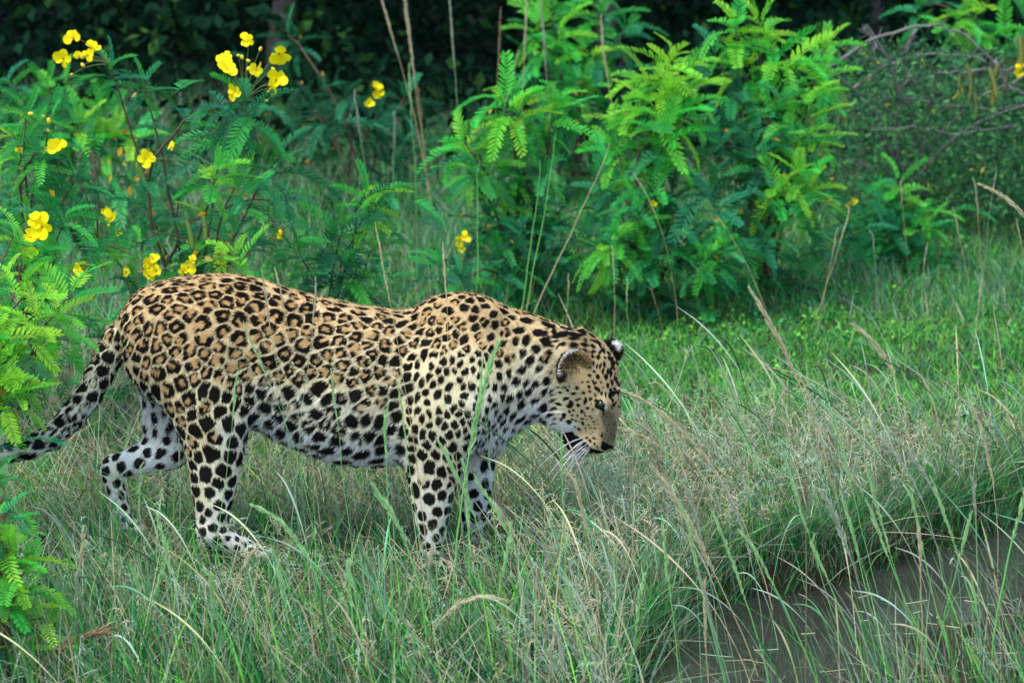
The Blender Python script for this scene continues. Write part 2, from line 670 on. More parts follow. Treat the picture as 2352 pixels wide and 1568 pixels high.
def shrub(name, label, base, tips, flowers=(), pods=(), buds=(), seed=0, fill=60, fill_col="mid", fill_box=None, group="flowering shrubs", leafn=11, dead=10, cat="shrub"):
    """base (x, y); tips (u, v, Y, size px, colours); flowers (u, v, Y, size px)"""
    rng = np.random.RandomState(seed)
    z0 = float(ground_z(np.array([[base[0], base[1]]]))[0])
    B = np.array([base[0], base[1], z0])
    root = thing(name, label, cat, tuple(B), group)
    stems = []

    def add_leaf(pos, d, ln, col):
        m = LEAF_MESH[col][rng.randint(len(LEAF_GEO))]
        o = bpy.data.objects.new("leaf", m)
        COL.objects.link(o)
        o.parent = root
        up = np.array([0, 0, 1.]) + rng.randn(3) * .25
        place(o, pos - B, frame(d, up), ln)
    ends = []
    for (u, v, Y, sz, cols) in tips:
        tip = P(u, v, Y)
        if stems and rng.rand() < .55:
            q = stems[rng.randint(len(stems))][0]
            st = q[rng.randint(2, 6)] + B
            if st[2] > tip[2] - .05:
                st = B
        else:
            st = B + np.array([rng.uniform(-.05, .05), rng.uniform(-.05, .05), 0])
        hv = tip - st
        path = bend(st, tip, np.array([-hv[0] * .10, -hv[1] * .1, .06 * abs(hv[0]) + .04]), 9, .006, rng)
        ln = np.linalg.norm(hv)
        stems.append((path - B, np.linspace(.004 + .0035 * ln, .0022, 9)))
        axis = unit(path[-1] - path[-2] + np.array([0, 0, .15]) + rng.randn(3) * .08)
        ends.append((tip, axis))
        size = sz * PX * (1 + Y / DIST) * (.76 if Y > .5 else .92)
        for pos, d, l in sprig_leaves(rng, tip, axis, leafn, size):
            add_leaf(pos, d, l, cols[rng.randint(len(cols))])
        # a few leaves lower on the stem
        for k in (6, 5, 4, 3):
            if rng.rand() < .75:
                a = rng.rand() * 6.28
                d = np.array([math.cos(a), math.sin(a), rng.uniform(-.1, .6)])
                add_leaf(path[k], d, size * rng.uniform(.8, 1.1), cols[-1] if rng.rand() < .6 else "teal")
    for pth, rad in stems:
        add_obj("branch", tubes_mesh("branch", [(pth, rad, 5)]), M_STEM, root)
    # flowers on thin stalks
    for i, (u, v, Y, sz) in enumerate(flowers):
        c = P(u, v, Y)
        r = sz * PX * (1 + Y / DIST) * .47
        fl = bpy.data.objects.new("flower", CENTRE)
        COL.objects.link(fl)
        fl.parent = root
        face = unit(np.array([rng.normal(0, .5), -1, rng.normal(.45, .45)]))
        R = frame(unit(np.cross(face, rng.randn(3))), face)
        place(fl, c - B, R, 1.0)
        th = rng.rand() * 6.28
        for k in range(5):
            a = th + k * 2 * math.pi / 5 + rng.normal(0, .12)
            o = bpy.data.objects.new("petal", PETAL)
            COL.objects.link(o)
            o.parent = fl
            yv = np.array([math.cos(a), math.sin(a), rng.uniform(-.15, .8)])
            place(o, np.zeros(3), frame(yv, np.array([0, 0, 1.]) + rng.randn(3) * .35), r * rng.uniform(.75, 1.2))
        ne = min(ends, key=lambda e: np.linalg.norm(e[0] - c)) if ends else (B + np.array([0, 0, .1]), None)
        add_obj("flower_stalk", tubes_mesh("flower_stalk", [(bend(ne[0] - B, c - B - face * .004, (0, 0, .01), 6), np.linspace(.0016, .0009, 6), 4)]), M_GREENSTEM, root)
    for (u, v, Y) in buds:
        c = P(u, v, Y)
        o = bpy.data.objects.new("flower_bud", BUD)
        COL.objects.link(o)
        o.parent = root
        place(o, c - B, frame(rng.randn(3), rng.randn(3)), rng.uniform(.8, 1.3))
        ne = min(ends, key=lambda e: np.linalg.norm(e[0] - c))
        add_obj("flower_stalk", tubes_mesh("flower_stalk", [(bend(ne[0] - B, c - B, (0, 0, .012), 6), np.linspace(.0014, .0008, 6), 4)]), M_GREENSTEM, root)
    for (u, v, Y, kind, ln) in pods:
        c = P(u, v, Y)
        o = bpy.data.objects.new("seed_pod", POD[kind])
        COL.objects.link(o)
        o.parent = root
        R = np.array(Matrix.Rotation(rng.uniform(-.5, .5), 3, 'Z') @ Matrix.Rotation(rng.normal(0, .16), 3, 'Y'))
        place(o, c - B, R, ln * PX * (1 + Y / DIST) / .085)
        ne = min(ends, key=lambda e: np.linalg.norm(e[0] - c)) if ends else (c + np.array([0, .05, .1]), None)
        add_obj("pod_stalk", tubes_mesh("pod_stalk", [(bend(ne[0] - B, c - B, (0, 0, .02), 6), np.linspace(.0018, .001, 6), 4)]), M_STEM, root)
    # inner foliage, too tangled to tell apart
    if fill:
        V, F, T, C, o_ = [], [], [], [], 0
        tp = np.array([P(t[0], t[1], t[2]) for t in tips])
        for k in range(fill):
            q = tp[rng.randint(len(tp))]
            s = rng.uniform(.25, .95)
            pos = B * (1 - s) + q * s + rng.randn(3) * np.array([.09, .10, .05])
            pos[2] = max(pos[2], z0 + .04)
            if rng.rand() < .3:
                pos[2] = z0 + (pos[2] - z0) * rng.rand()
            g = LEAF_GEO[rng.randint(len(LEAF_GEO))]
            a = rng.rand() * 6.28
            R = frame(np.array([math.cos(a), math.sin(a), rng.uniform(-.5, .5)]), np.array([0, 0, 1.]) + rng.randn(3) * .3)
            ln = rng.uniform(.10, .19)
            V.append(g[0] @ R.T * ln + pos - B)
            F += [i + o_ for t in g[1] for i in t] + [i + o_ for t in g[2] for i in t]
            T += [3] * len(g[1]) + [4] * len(g[2])
            o_ += len(g[0])
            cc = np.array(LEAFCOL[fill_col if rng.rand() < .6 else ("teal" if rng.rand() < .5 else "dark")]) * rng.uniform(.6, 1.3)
            cv = np.tile(cc, (len(g[0]), 1))
            C.append(cv)
        # yellowed leaflets hanging on
        nd = dead * 3
        pos = np.array([B * (1 - s) + tp[rng.randint(len(tp))] * s for s in rng.uniform(.3, .97, nd)]) + rng.randn(nd, 3) * np.array([.05, .05, .035])
        dc = np.where(rng.rand(nd)[:, None] < .6, np.array([.62, .32, .03]), np.array([.45, .36, .06])) * rng.uniform(.6, 1.2, nd)[:, None]
        v, f, c = leaf_cloud(pos - B, .026, rng, dc, .5)
        V.append(v)
        F += list(f + o_)
        T += [3] * (len(f) // 3)
        C.append(c)
        me = new_mesh("foliage", np.concatenate(V), F, T, False)
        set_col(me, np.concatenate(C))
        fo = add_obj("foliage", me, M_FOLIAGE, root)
        fo["kind"] = "stuff"
    return root


def bx(u, Y):
    return (P(u, 784, Y)[0], Y)


LB, BB, BM, MT, TD = ["lime", "bright"], ["bright", "bright", "lime"], ["bright", "mid"], ["mid", "teal"], ["teal", "dark"]
# tall shrub with the two yellow flower heads, behind the leopard's rump
shrub("flowering_shrub", "tall shrub with two big yellow flower heads behind the leopard's rump", bx(430, 1.7),
      [(255, 150, 1.7, 120, MT), (330, 190, 1.8, 100, MT), (560, 235, 1.6, 150, MT), (520, 270, 1.7, 140, MT), (640, 360, 1.7, 165, MT), (500, 390, 1.5, 130, BB), (540, 430, 1.5, 120, BM),
       (410, 450, 1.8, 110, MT), (545, 590, 1.35, 130, BB), (330, 470, 1.8, 130, MT), (290, 560, 1.6, 120, BM), (460, 570, 1.6, 120, BM), (620, 460, 1.9, 130, MT), (225, 560, 1.5, 100, BM)],
      flowers=[(170, 86, 1.7, 46), (146, 134, 1.66, 50), (180, 130, 1.75, 34), (212, 112, 1.72, 44), (200, 128, 1.66, 34), (570, 96, 1.6, 46), (518, 132, 1.6, 42), (522, 160, 1.55, 54), (641, 122, 1.6, 60),
               (586, 160, 1.52, 46), (634, 185, 1.58, 58), (622, 205, 1.6, 40), (542, 210, 1.55, 44), (335, 364, 1.5, 46), (258, 500, 1.45, 46), (240, 484, 1.5, 26), (345, 615, 1.4, 44), (352, 596, 1.4, 36),
               (432, 612, 1.4, 40), (395, 338, 1.6, 26), (645, 538, 1.5, 22), (182, 512, 1.4, 22), (340, 632, 1.35, 34), (358, 622, 1.35, 30), (332, 604, 1.4, 26), (442, 596, 1.4, 28), (420, 622, 1.38, 24), (290, 625, 1.4, 20), (272, 535, 1.45, 22), (190, 612, 1.4, 26)],
      pods=[(428, 505, 1.4, "green", 70), (465, 490, 1.45, "green", 64), (210, 345, 1.5, "brown", 70), (226, 352, 1.5, "brown", 48), (183, 408, 1.45, "brown", 48)],
      buds=[(556, 132, 1.58), (570, 140, 1.6), (598, 113, 1.6), (572, 158, 1.58), (628, 160, 1.58), (620, 195, 1.58), (165, 172, 1.7), (190, 150, 1.7), (548, 128, 1.6), (612, 232, 1.6)],
      seed=1, fill=80, fill_col="mid", dead=60)
# shrub between it and the left edge
shrub("flowering_shrub", "shrub with scattered yellow flowers at the left edge below the upper flower head", bx(60, 1.2),
      [(60, 270, 1.2, 130, BM), (110, 300, 1.2, 130, MT), (30, 310, 1.3, 120, BB), (90, 355, 1.1, 110, BM), (170, 420, 1.2, 120, MT), (20, 450, 1.2, 120, MT), (150, 500, 1.1, 120, BM), (60, 520, 1.0, 110, BM), (130, 590, 1.0, 120, BM)],
      flowers=[(132, 336, 1.1, 50), (110, 345, 1.15, 26), (45, 345, 1.2, 24), (183, 622, 1.0, 40)], buds=[(70, 262, 1.15), (98, 268, 1.15), (112, 278, 1.15), (110, 300, 1.15), (50, 265, 1.2)],
      seed=2, fill=80, dead=14)
# near shrub leaning in from the left
shrub("flowering_shrub", "bright leafy shrub at the left edge reaching over the leopard's tail", bx(-170, -.12),
      [(55, 680, -.1, 130, ["lime"]), (165, 672, .1, 140, BB), (80, 725, -.15, 120, ["lime"]), (0, 740, -.2, 140, ["lime"]), (105, 780, .05, 115, LB), (0, 870, -.25, 140, ["lime"]), (45, 890, -.2, 105, ["lime"]), (-40, 960, -.2, 110, LB),
       (30, 800, -.2, 120, LB), (130, 720, -.05, 110, LB),
       (-60, 820, -.2, 140, LB), (-40, 640, 0, 140, BM), (30, 540, .2, 110, BB), (60, 590, .2, 100, BB), (-50, 1180, -.2, 90, MT)],
      flowers=[(97, 520, .2, 64), (80, 508, .2, 46), (70, 545, .2, 40), (78, 580, .2, 36), (60, 575, .22, 26)],
      seed=3, fill=16, fill_col="bright", dead=4, leafn=9)
shrub("flowering_shrub", "low bright sprig in the bottom left corner of the grass", bx(-40, -1.3),
      [(-10, 1240, -1.25, 140, LB), (30, 1275, -1.25, 140, ["lime"]), (60, 1310, -1.25, 120, LB), (95, 1420, -1.25, 110, ["lime"]), (-30, 1380, -1.25, 130, BM), (20, 1400, -1.25, 110, LB), (0, 1180, -1.25, 110, BM), (-5, 1110, -1.1, 110, MT), (-10, 1060, -1.0, 110, BM), (5, 1220, -1.2, 120, LB), (-15, 1300, -1.25, 130, LB), (40, 1460, -1.25, 100, LB), (70, 1350, -1.25, 110, LB)],
      flowers=[(52, 1495, -1.28, 24)], seed=4, fill=14, fill_col="bright", dead=4, leafn=7)
# small shrub behind the leopard's back
shrub("flowering_shrub", "small shrub with drooping leaves just above the leopard's back", bx(760, 1.75),
      [(840, 455, 1.7, 130, BB), (880, 440, 1.7, 120, BM), (790, 520, 1.6, 140, MT), (760, 560, 1.6, 120, TD), (690, 590, 1.7, 110, MT), (870, 560, 1.7, 120, BM), (820, 610, 1.6, 120, MT)],
      seed=5, fill=60, fill_col="mid", dead=8)
# middle shrub
shrub("flowering_shrub", "pale green shrub in the middle behind the leopard's shoulder", bx(1220, 3.3),
      [(1150, 225, 3.2, 140, BB), (1195, 255, 3.2, 150, BB), (1270, 255, 3.3, 130, BM), (1290, 225, 3.4, 90, BB), (1065, 325, 3.2, 130, LB), (1100, 350, 3.2, 130, BB), (1180, 330, 3.3, 120, MT), (1085, 410, 3.1, 110, BM),
       (1240, 390, 3.2, 110, MT), (1190, 420, 3.2, 110, BM), (1120, 490, 3.1, 110, TD), (1200, 520, 3.0, 110, TD), (1150, 590, 3.0, 110, MT), (1260, 600, 3.0, 110, TD), (1010, 610, 2.9, 110, MT), (1300, 470, 3.2, 110, TD), (1060, 640, 2.7, 110, MT)],
      flowers=[(1055, 550, 2.8, 34), (1068, 545, 2.8, 30), (1060, 572, 2.8, 20)], seed=6, fill=140, fill_col="mid", dead=24)
# big bright shrub
shrub("flowering_shrub", "brightest shrub right of the middle, topped by a lime green tuft", bx(1500, 3.3),
      [(1530, 160, 3.2, 150, LB), (1545, 140, 3.2, 110, ["lime"]), (1490, 235, 3.1, 160, BB), (1560, 250, 3.1, 150, BB), (1530, 300, 3.0, 160, BM), (1430, 290, 3.2, 130, LB), (1410, 350, 3.2, 120, LB), (1420, 545, 2.9, 140, BM), (1390, 580, 2.9, 110, BB), (1350, 540, 3.0, 110, MT), (1560, 500, 3.0, 120, TD), (1500, 600, 2.9, 120, MT), (1610, 590, 2.9, 120, BM), (1380, 430, 3.1, 110, MT), (1475, 190, 3.2, 130, LB), (1580, 200, 3.2, 130, BB), (1500, 420, 3.0, 130, BM), (1460, 480, 2.95, 120, BM)],
      flowers=[(1500, 468, 2.95, 20)], seed=7, fill=110, fill_col="mid", dead=30)
shrub("flowering_shrub", "tall spreading shrub between the lime topped shrub and the thorn branches", bx(1740, 3.5),
      [(1690, 60, 3.5, 140, BB), (1740, 45, 3.6, 120, LB), (1770, 110, 3.5, 140, BB), (1640, 120, 3.6, 120, MT), (1830, 150, 3.4, 150, BB), (1880, 170, 3.4, 120, BB), (1860, 240, 3.3, 160, BB), (1800, 230, 3.3, 130, BM), (1680, 230, 3.4, 120, MT), (1640, 330, 3.2, 130, MT), (1730, 330, 3.2, 130, TD), (1840, 400, 3.1, 140, BB), (1800, 430, 3.1, 130, LB), (1860, 440, 3.2, 120, BB), (1720, 450, 3.1, 120, TD), (1640, 460, 3.0, 120, TD), (1660, 560, 2.9, 120, BM), (1900, 110, 3.5, 130, BB), (1810, 300, 3.2, 130, BM), (1760, 560, 3.0, 120, MT), (1880, 330, 3.3, 120, BB), (1700, 150, 3.5, 130, BB)],
      seed=17, fill=120, fill_col="mid", dead=34)
shrub("flowering_shrub", "low shrub at the foot of the thicket right of the largest shrub", bx(2060, 4.1),
      [(2060, 420, 4.0, 120, BM), (2030, 470, 4.0, 120, BM), (2100, 480, 4.0, 120, BM), (1990, 500, 4.0, 120, MT), (2130, 530, 3.9, 110, BM), (2050, 530, 3.9, 120, MT), (1960, 540, 3.8, 110, MT)],
      flowers=[(1965, 462, 3.9, 24), (1948, 470, 3.9, 18)], seed=8, fill=80, fill_col="mid", dead=10)
shrub("flowering_shrub", "blurred bright shrub at the top behind the grass stalks", bx(1300, 5.2),
      [(1235, 50, 5.2, 120, BB), (1290, 85, 5.1, 130, BB), (1340, 110, 5.1, 120, LB), (1380, 30, 5.3, 130, BM), (1270, 20, 5.3, 120, BM), (1320, 200, 5.0, 110, BM), (1440, 60, 5.2, 120, MT), (1350, 190, 5.0, 100, BM)],
      seed=9, fill=90, fill_col="mid", dead=16)
shrub("flowering_shrub", "bright leafy shrub at the top right corner", bx(2300, 5.0),
      [(2230, 20, 5.0, 130, LB), (2200, 45, 5.0, 120, BB), (2330, 90, 4.9, 130, BM), (2360, 50, 4.9, 130, BM), (2120, 10, 5.3, 120, MT), (2380, 160, 4.8, 120, MT), (2270, 110, 5.0, 110, MT)],
      flowers=[(2340, 165, 4.2, 34), (2345, 150, 4.2, 26)],
      pods=[(2205, 175, 4.2, "yellow", 62), (2222, 150, 4.2, "yellow", 58), (2232, 185, 4.2, "yellow", 55), (2240, 215, 4.2, "yellow", 55), (2272, 155, 4.2, "yellow", 74), (2280, 190, 4.2, "yellow", 55), (2292, 148, 4.2, "yellow", 55), (2315, 165, 4.2, "brown", 44), (2342, 80, 4.2, "yellow", 92)],
      seed=10, fill=70, fill_col="mid", dead=10)
shrub("leafy_shrub", "blurred leafy shrub behind the two yellow flower heads at upper left", bx(170, 4.3),
      [(110, 190, 4.3, 110, BM), (190, 280, 4.2, 120, LB), (250, 300, 4.2, 120, LB), (310, 310, 4.2, 110, LB), (60, 240, 4.3, 120, MT), (150, 200, 4.3, 110, BM), (20, 190, 4.4, 110, MT), (230, 250, 4.3, 110, BM)],
      seed=11, fill=80, fill_col="mid", dead=4, group="background shrubs")
shrub("leafy_shrub", "dim shrub in the shade at the upper middle beside a small yellow flower spray", bx(830, 4.8),
      [(800, 230, 4.8, 100, TD), (870, 260, 4.8, 100, TD), (720, 260, 4.9, 110, TD), (660, 80, 5.4, 110, TD), (930, 220, 5.0, 100, TD)],
      flowers=[(862, 200, 4.6, 34), (848, 238, 4.6, 30), (874, 212, 4.6, 28), (866, 218, 4.6, 26)], seed=12, fill=60, fill_col="dark", dead=4, group="background shrubs")


# ---- grey thicket of fine twigs, with the arching thorn branch
def thorn_shrub():
    rng = np.random.RandomState(31)
    b = bx(2080, 4.6)
    z0 = float(ground_z(np.array([b]))[0])
    B = np.array([b[0], b[1], z0])
    root = thing("thorn_shrub", "grey thorny shrub with long arching bare branches at upper right", "shrub", tuple(B))
    m = mat("thorn_bark", (.17, .17, .15), rough=.85, noise=(50, .6, 1.3))
    arcs = [[(1905, 160), (1990, 95), (2080, 62), (2160, 58), (2230, 85), (2285, 145)], [(1960, 205), (2030, 150), (2120, 125), (2200, 125), (2260, 140)],
            [(2100, 70), (2085, 110), (2075, 150)], [(2095, 160), (2080, 200), (2060, 240)], [(2150, 165), (2230, 165), (2300, 160), (2370, 155)],
            [(2060, 215), (2160, 245), (2280, 250), (2380, 235)], [(1990, 60), (2010, 110), (2010, 160)], [(2000, 300), (2100, 295), (2200, 310), (2330, 290)], [(2280, 140), (2320, 200), (2380, 230)]]
    for a in arcs:
        Y = 4.35 + rng.uniform(-.15, .15)
        k = np.array([P(u, v, Y) for u, v in a])
        t = np.linspace(0, len(k) - 1, 16)
        pts = np.stack([np.interp(t, np.arange(len(k)), k[:, i]) for i in range(3)], 1)
        pts[1:-1] = (pts[:-2] + 2 * pts[1:-1] + pts[2:]) / 4
        pts += rng.randn(16, 3) * .004
        L = [(pts - B, np.linspace(.0065, .003, 16), 5)]
        for i in range(1, 15):
            for s in range(2):
                d = unit(rng.randn(3)) * rng.uniform(.02, .05)
                L.append((np.stack([pts[i] - B, pts[i] - B + d * .6, pts[i] - B + d]), np.array([.0022, .0014, .0004]), 3))
        add_obj("branch", tubes_mesh("branch", L), m, root)
    # stems that carry them
    for u, v, Y in ((1905, 160, 4.35), (1960, 205, 4.35), (2060, 215, 4.4), (2000, 300, 4.35), (2150, 165, 4.4), (2380, 235, 4.4), (2380, 155, 4.4), (1990, 60, 4.35)):
        e = P(u, v, Y) - B
        add_obj("branch", tubes_mesh("branch", [(bend((rng.uniform(-.1, .1), 0, -.02), e, (-e[0] * .25, 0, .05), 10, .008, rng), np.linspace(.009, .006, 10), 5)]), m, root)
    # fine twigs and tiny grey-green leaves
    n = 260
    u = rng.uniform(1880, 2480, n)
    v = rng.uniform(140, 520, n)
    st = np.array([P(a, c, 4.5 + rng.uniform(-.35, .7)) for a, c in zip(u, v)])
    d = unit(rng.randn(n, 3) * np.array([1, .6, .5])) * rng.uniform(.12, .4, n)[:, None]
    t = np.linspace(0, 1, 6)
    pts = st[:, None] + d[:, None] * (t - .5)[None, :, None] + np.array([0, 0, .06]) * (4 * t * (1 - t))[None, :, None] + rng.randn(n, 6, 3) * .008
    hc = np.array([.09, .10, .08]) * rng.uniform(.5, 1.3, n)[:, None]
    tw = hair_obj("twigs", pts - B, np.full((n, 6), .0011) * np.array([1, 1, .9, .8, .6, .3]), hc, mat("twig", attr="col", rough=.9), root)
    tw["kind"] = "stuff"
    c = np.array([P(a, c_, 4.5 + y) for a, c_, y in zip(rng.uniform(1860, 2520, 20000), 90 + 460 * rng.rand(20000) ** .8, rng.uniform(-.35, .9, 20000))])
    c = c[c[:, 2] > -.02]
    c = c[noise3(c, 3.0) > -.45]
    col = np.where(rng.rand(len(c))[:, None] < .25, np.array([.10, .30, .08]), np.array([.055, .20, .075])) * rng.uniform(.5, 1.4, len(c))[:, None]
    yl = rng.rand(len(c)) < .01
    col[yl] = (.45, .40, .03)
    v_, f_, cc = leaf_cloud(c - B, .026, rng, col, .45)
    me = new_mesh("foliage", v_, f_, np.full(len(f_) // 3, 3), False)
    set_col(me, cc)
    fo = add_obj("foliage", me, M_FOLIAGE, root)
    fo["kind"] = "stuff"


thorn_shrub()

# ================================================================== grass
M_GRASS = mat("grass", attr="col", rough=.55, spec=.08, transl=.35)
M_WISP = mat("grass_wisps", attr="col", rough=.7, spec=.15)


def blades(root, h, lean, curl, width, col, rng, segs=3):
    """flat tapering blades, each its own strip"""
    n = len(root)
    ang = rng.rand(n) * 2 * math.pi
    side = np.stack([np.cos(ang), np.sin(ang), np.zeros(n)], 1)
    ts = np.linspace(0, 1, segs + 1)
    V = []
    for t in ts:
        drop = np.clip(1 - .5 * (curl * t) ** 2, .1, 1)
        p = root + lean * (h * (t * .35 + curl * t * t))[:, None]
        p[:, 2] += h * t * drop
        if t == 1:
            V.append(p[:, None])
        else:
            w = (width * (.55 + .45 * min(1, t * 4)) * (1 - t ** 1.6))[:, None]
            V.append(np.stack([p - side * w, p + side * w], 1))
    V = np.concatenate(V, 1)                    # n, 2*segs+1, 3
    k = 2 * segs + 1
    b = (np.arange(n) * k)[:, None]
    F = []
    for s in range(segs - 1):
        F.append(np.concatenate([b + 2 * s, b + 2 * s + 1, b + 2 * s + 3, b + 2 * s, b + 2 * s + 3, b + 2 * s + 2], 1))
    F.append(np.concatenate([b + 2 * segs - 2, b + 2 * segs - 1, b + 2 * segs], 1))
    F = np.concatenate(F, 1).ravel()
    C = np.repeat(col, k, axis=0)
    return V.reshape(-1, 3), F, C


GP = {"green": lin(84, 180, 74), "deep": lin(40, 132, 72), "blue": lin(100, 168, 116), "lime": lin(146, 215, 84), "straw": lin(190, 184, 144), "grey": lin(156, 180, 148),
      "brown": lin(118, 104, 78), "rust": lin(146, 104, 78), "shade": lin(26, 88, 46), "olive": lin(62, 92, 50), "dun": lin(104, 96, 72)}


def pick_cols(rng, n, mix):
    ks = list(mix)
    p = np.array([mix[k] for k in ks], float)
    idx = rng.choice(len(ks), n, p=p / p.sum())
    pal = np.array([GP[k] for k in ks])
    return pal[idx] * rng.uniform(.50, 1.25, n)[:, None] * (1 + .08 * rng.randn(n, 3))


def scatter(rng, n, y0, y1, margin=.35, ypow=1.0):
    y = y0 + (y1 - y0) * rng.rand(n) ** ypow
    hw = 1.25 * (1 + y / DIST) + margin
    x = rng.uniform(-1, 1, n) * hw
    return np.stack([x, y], 1)


def clear_of_paws(xy):
    k = np.ones(len(xy), bool)
    for q in PAWS:
        k &= ((xy - q[:2]) ** 2).sum(1) > .045 ** 2
    return k


def mass(name, label, parts):
    V, F, C, o = [], [], [], 0
    for v, f, c in parts:
        V.append(v)
        F.append(f + o)
        C.append(c)
        o += len(v)
    V, F, C = np.concatenate(V), np.concatenate(F), np.concatenate(C)
    me = new_mesh(name, V, F, np.full(len(F) // 3, 3), True)
    set_col(me, np.clip(C, .004, .9))
    ob = add_obj(name, me, M_GRASS)
    ob["kind"] = "stuff"
    ob["label"] = label
    ob["category"] = "grass"
    return ob


def build_grass():
    rng = np.random.RandomState(77)

    def prep(xy, shore=.0):
        xy = xy[(pond_sd(xy) > shore) & clear_of_paws(xy)]
        z = ground_z(xy)
        return np.concatenate([xy, z[:, None]], 1)

    def patch(p, s, k=0.0):
        return .5 + .5 * noise3(np.stack([p[:, 0], p[:, 1], np.full(len(p), k)], 1), s)

    def lean_dir(n, bias=(-.35, 0.), sd=.6):
        l = np.zeros((n, 3))
        l[:, 0] = rng.normal(bias[0], sd, n)
        l[:, 1] = rng.normal(bias[1], sd, n)
        return l
    parts = []
    # --- bright short turf, behind and right
    p = prep(scatter(rng, 105000, .6, 5.6, .3))
    u, v = proj(p)
    keep = rng.rand(len(p)) < np.where(u > 1050, 1.0, .45)
    p = p[keep]
    n = len(p)
    u = u[keep]
    far = smooth(1.2, 3.0, p[:, 1])
    h = rng.uniform(.025, .07, n) * (1.15 - .3 * far) * (.6 + .8 * patch(p, 2.3))
    col = pick_cols(rng, n, {"green": 6, "deep": 2.2, "lime": 4.5, "blue": 2, "grey": 1, "straw": .5})
    parts.append(blades(p, h, lean_dir(n, (0, 0), .9), rng.uniform(.2, .9, n), rng.uniform(.0013, .0028, n), col, rng, 2))
    # little round-leaved weeds in the turf
    q = prep(scatter(rng, 24000, .9, 5.2, .3))
    q = q[patch(q, 5.0, 4) > .56]
    q[:, 2] += rng.uniform(.01, .06, len(q))
    col = pick_cols(rng, len(q), {"green": 4, "deep": 2, "lime": 3})
    weeds = leaf_cloud(q, .017, rng, col * .85, .7)
    parts.append(weeds)
    mass("short_turf", "bright short turf on the open ground behind the leopard", parts)

    # --- mixed knee grass round the leopard and in front
    parts = []
    p = prep(scatter(rng, 70000, -2.0, 2.6, .35))
    u, v = proj(p)
    keep = rng.rand(len(p)) < np.where((u > 1180) & (p[:, 1] > .9), 1 - .85 * smooth(.9, 1.5, p[:, 1]), 1.0)
    keep &= rng.rand(len(p)) < np.where((u > 1480) & (p[:, 1] < -.7), .07, 1.0)
    keep &= (rng.rand(len(p)) < np.where((u < 190) & (p[:, 1] < -1.05), .2, 1.0))
    p, u = p[keep], u[keep]
    n = len(p)
    front = smooth(.1, -.9, p[:, 1])
    right = smooth(1250, 1750, u)
    h = rng.gamma(5, .2, n) * (.052 + .055 * front + .045 * right * smooth(1.3, .6, p[:, 1])) * (.55 + .9 * patch(p, 1.7, 2))
    # keep the animal's feet in sight
    infront = (np.abs(p[:, 1] + .32) < .34) & (u > 380) & (u < 1200)
    h = np.where(infront, np.minimum(h, rng.uniform(.05, .17, n)), h)
    h = np.minimum(h, .30) * np.where(pond_sd(p[:, :2]) < .2, .6, 1)
    shade = patch(p, 1.1, 7)
    col = pick_cols(rng, n, {"green": 4, "deep": 4, "blue": 2.8, "lime": 1.6, "grey": 1.8, "straw": 1.0, "brown": .6})
    dry = pick_cols(rng, n, {"grey": 3, "straw": 3, "brown": 2.5, "blue": 1})
    drymask = rng.rand(n) < smooth(.42, .75, shade) * (.7 - .25 * front)
    col = np.where(drymask[:, None], dry, col)
    shade_mix = pick_cols(rng, n, {'green': 2.2, 'deep': 3.4, 'shade': 5, 'olive': 2.6, 'dun': 2})  # darker greens put the shade between blades into the base layer's colour
    col = np.where((rng.rand(n) < .34 + .55 * front)[:, None], shade_mix, col)
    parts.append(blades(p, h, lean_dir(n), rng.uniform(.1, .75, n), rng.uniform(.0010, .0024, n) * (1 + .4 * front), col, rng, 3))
    # broader green blades in tufts
    tc = scatter(rng, 150, -1.6, 1.6, .3)
    tc = tc[~((tc[:, 0] > .28) & (tc[:, 1] < -.55) & (rng.rand(len(tc)) < .9))]
    tn = rng.randint(14, 42, len(tc))
    xy = np.repeat(tc, tn, axis=0) + rng.randn(tn.sum(), 2) * .035
    p = prep(xy)
    u, v = proj(p)
    n = len(p)
    front = smooth(.0, -.8, p[:, 1])
    h = rng.uniform(.07, .18, n) * (1 + .7 * front)
    h = np.where((np.abs(p[:, 1] + .3) < .3) & (u > 380) & (u < 1200), np.minimum(h, .13), h)
    col = pick_cols(rng, n, {"green": 4, "deep": 3, "lime": 2.5, "blue": 1.5})
    parts.append(blades(p, h, lean_dir(n, (-.2, 0), .5), rng.uniform(.1, .6, n), rng.uniform(.0014, .0028, n), col, rng, 3))
    # single strong blades standing out of the rest
    p = prep(scatter(rng, 2900, -1.7, .9, .3))
    u, v = proj(p)
    ok = (~((np.abs(p[:, 1] + .3) < .32) & (u > 400) & (u < 1180) & (rng.rand(len(p)) < .6))) & (rng.rand(len(p)) < np.where((u > 1480) & (p[:, 1] < -.7), .07, 1))
    p = p[ok]
    n = len(p)
    h = rng.uniform(.14, .36, n) * (.75 + .35 * smooth(0, -.9, p[:, 1]))
    col = pick_cols(rng, n, {"green": 3.4, "lime": 1.8, "blue": 2.5, "deep": 2, "straw": 3, "grey": 2})
    parts.append(blades(p, h, lean_dir(n, (-.35, 0), .45), rng.uniform(.05, .55, n), rng.uniform(.0013, .0029, n), col, rng, 4))
    # shaggy bank above the water
    k = 9000
    seg = rng.rand(k) * (len(_far) - 3)
    i = seg.astype(int)
    t = (seg - i)[:, None]
    xy = POND[i] * (1 - t) + POND[i + 1] * t + np.stack([rng.normal(0, .04, k), np.abs(rng.normal(.05, .07, k))], 1)
    p = prep(xy, -.03)
    n = len(p)
    h = rng.uniform(.05, .16, n) * np.where(i[:n] < 5, .7, 1) if len(i) == n else rng.uniform(.05, .16, n)
    col = pick_cols(rng, n, {"deep": 4, "green": 3, "grey": 2.5, "straw": 1.5, "brown": 2, "blue": 2})
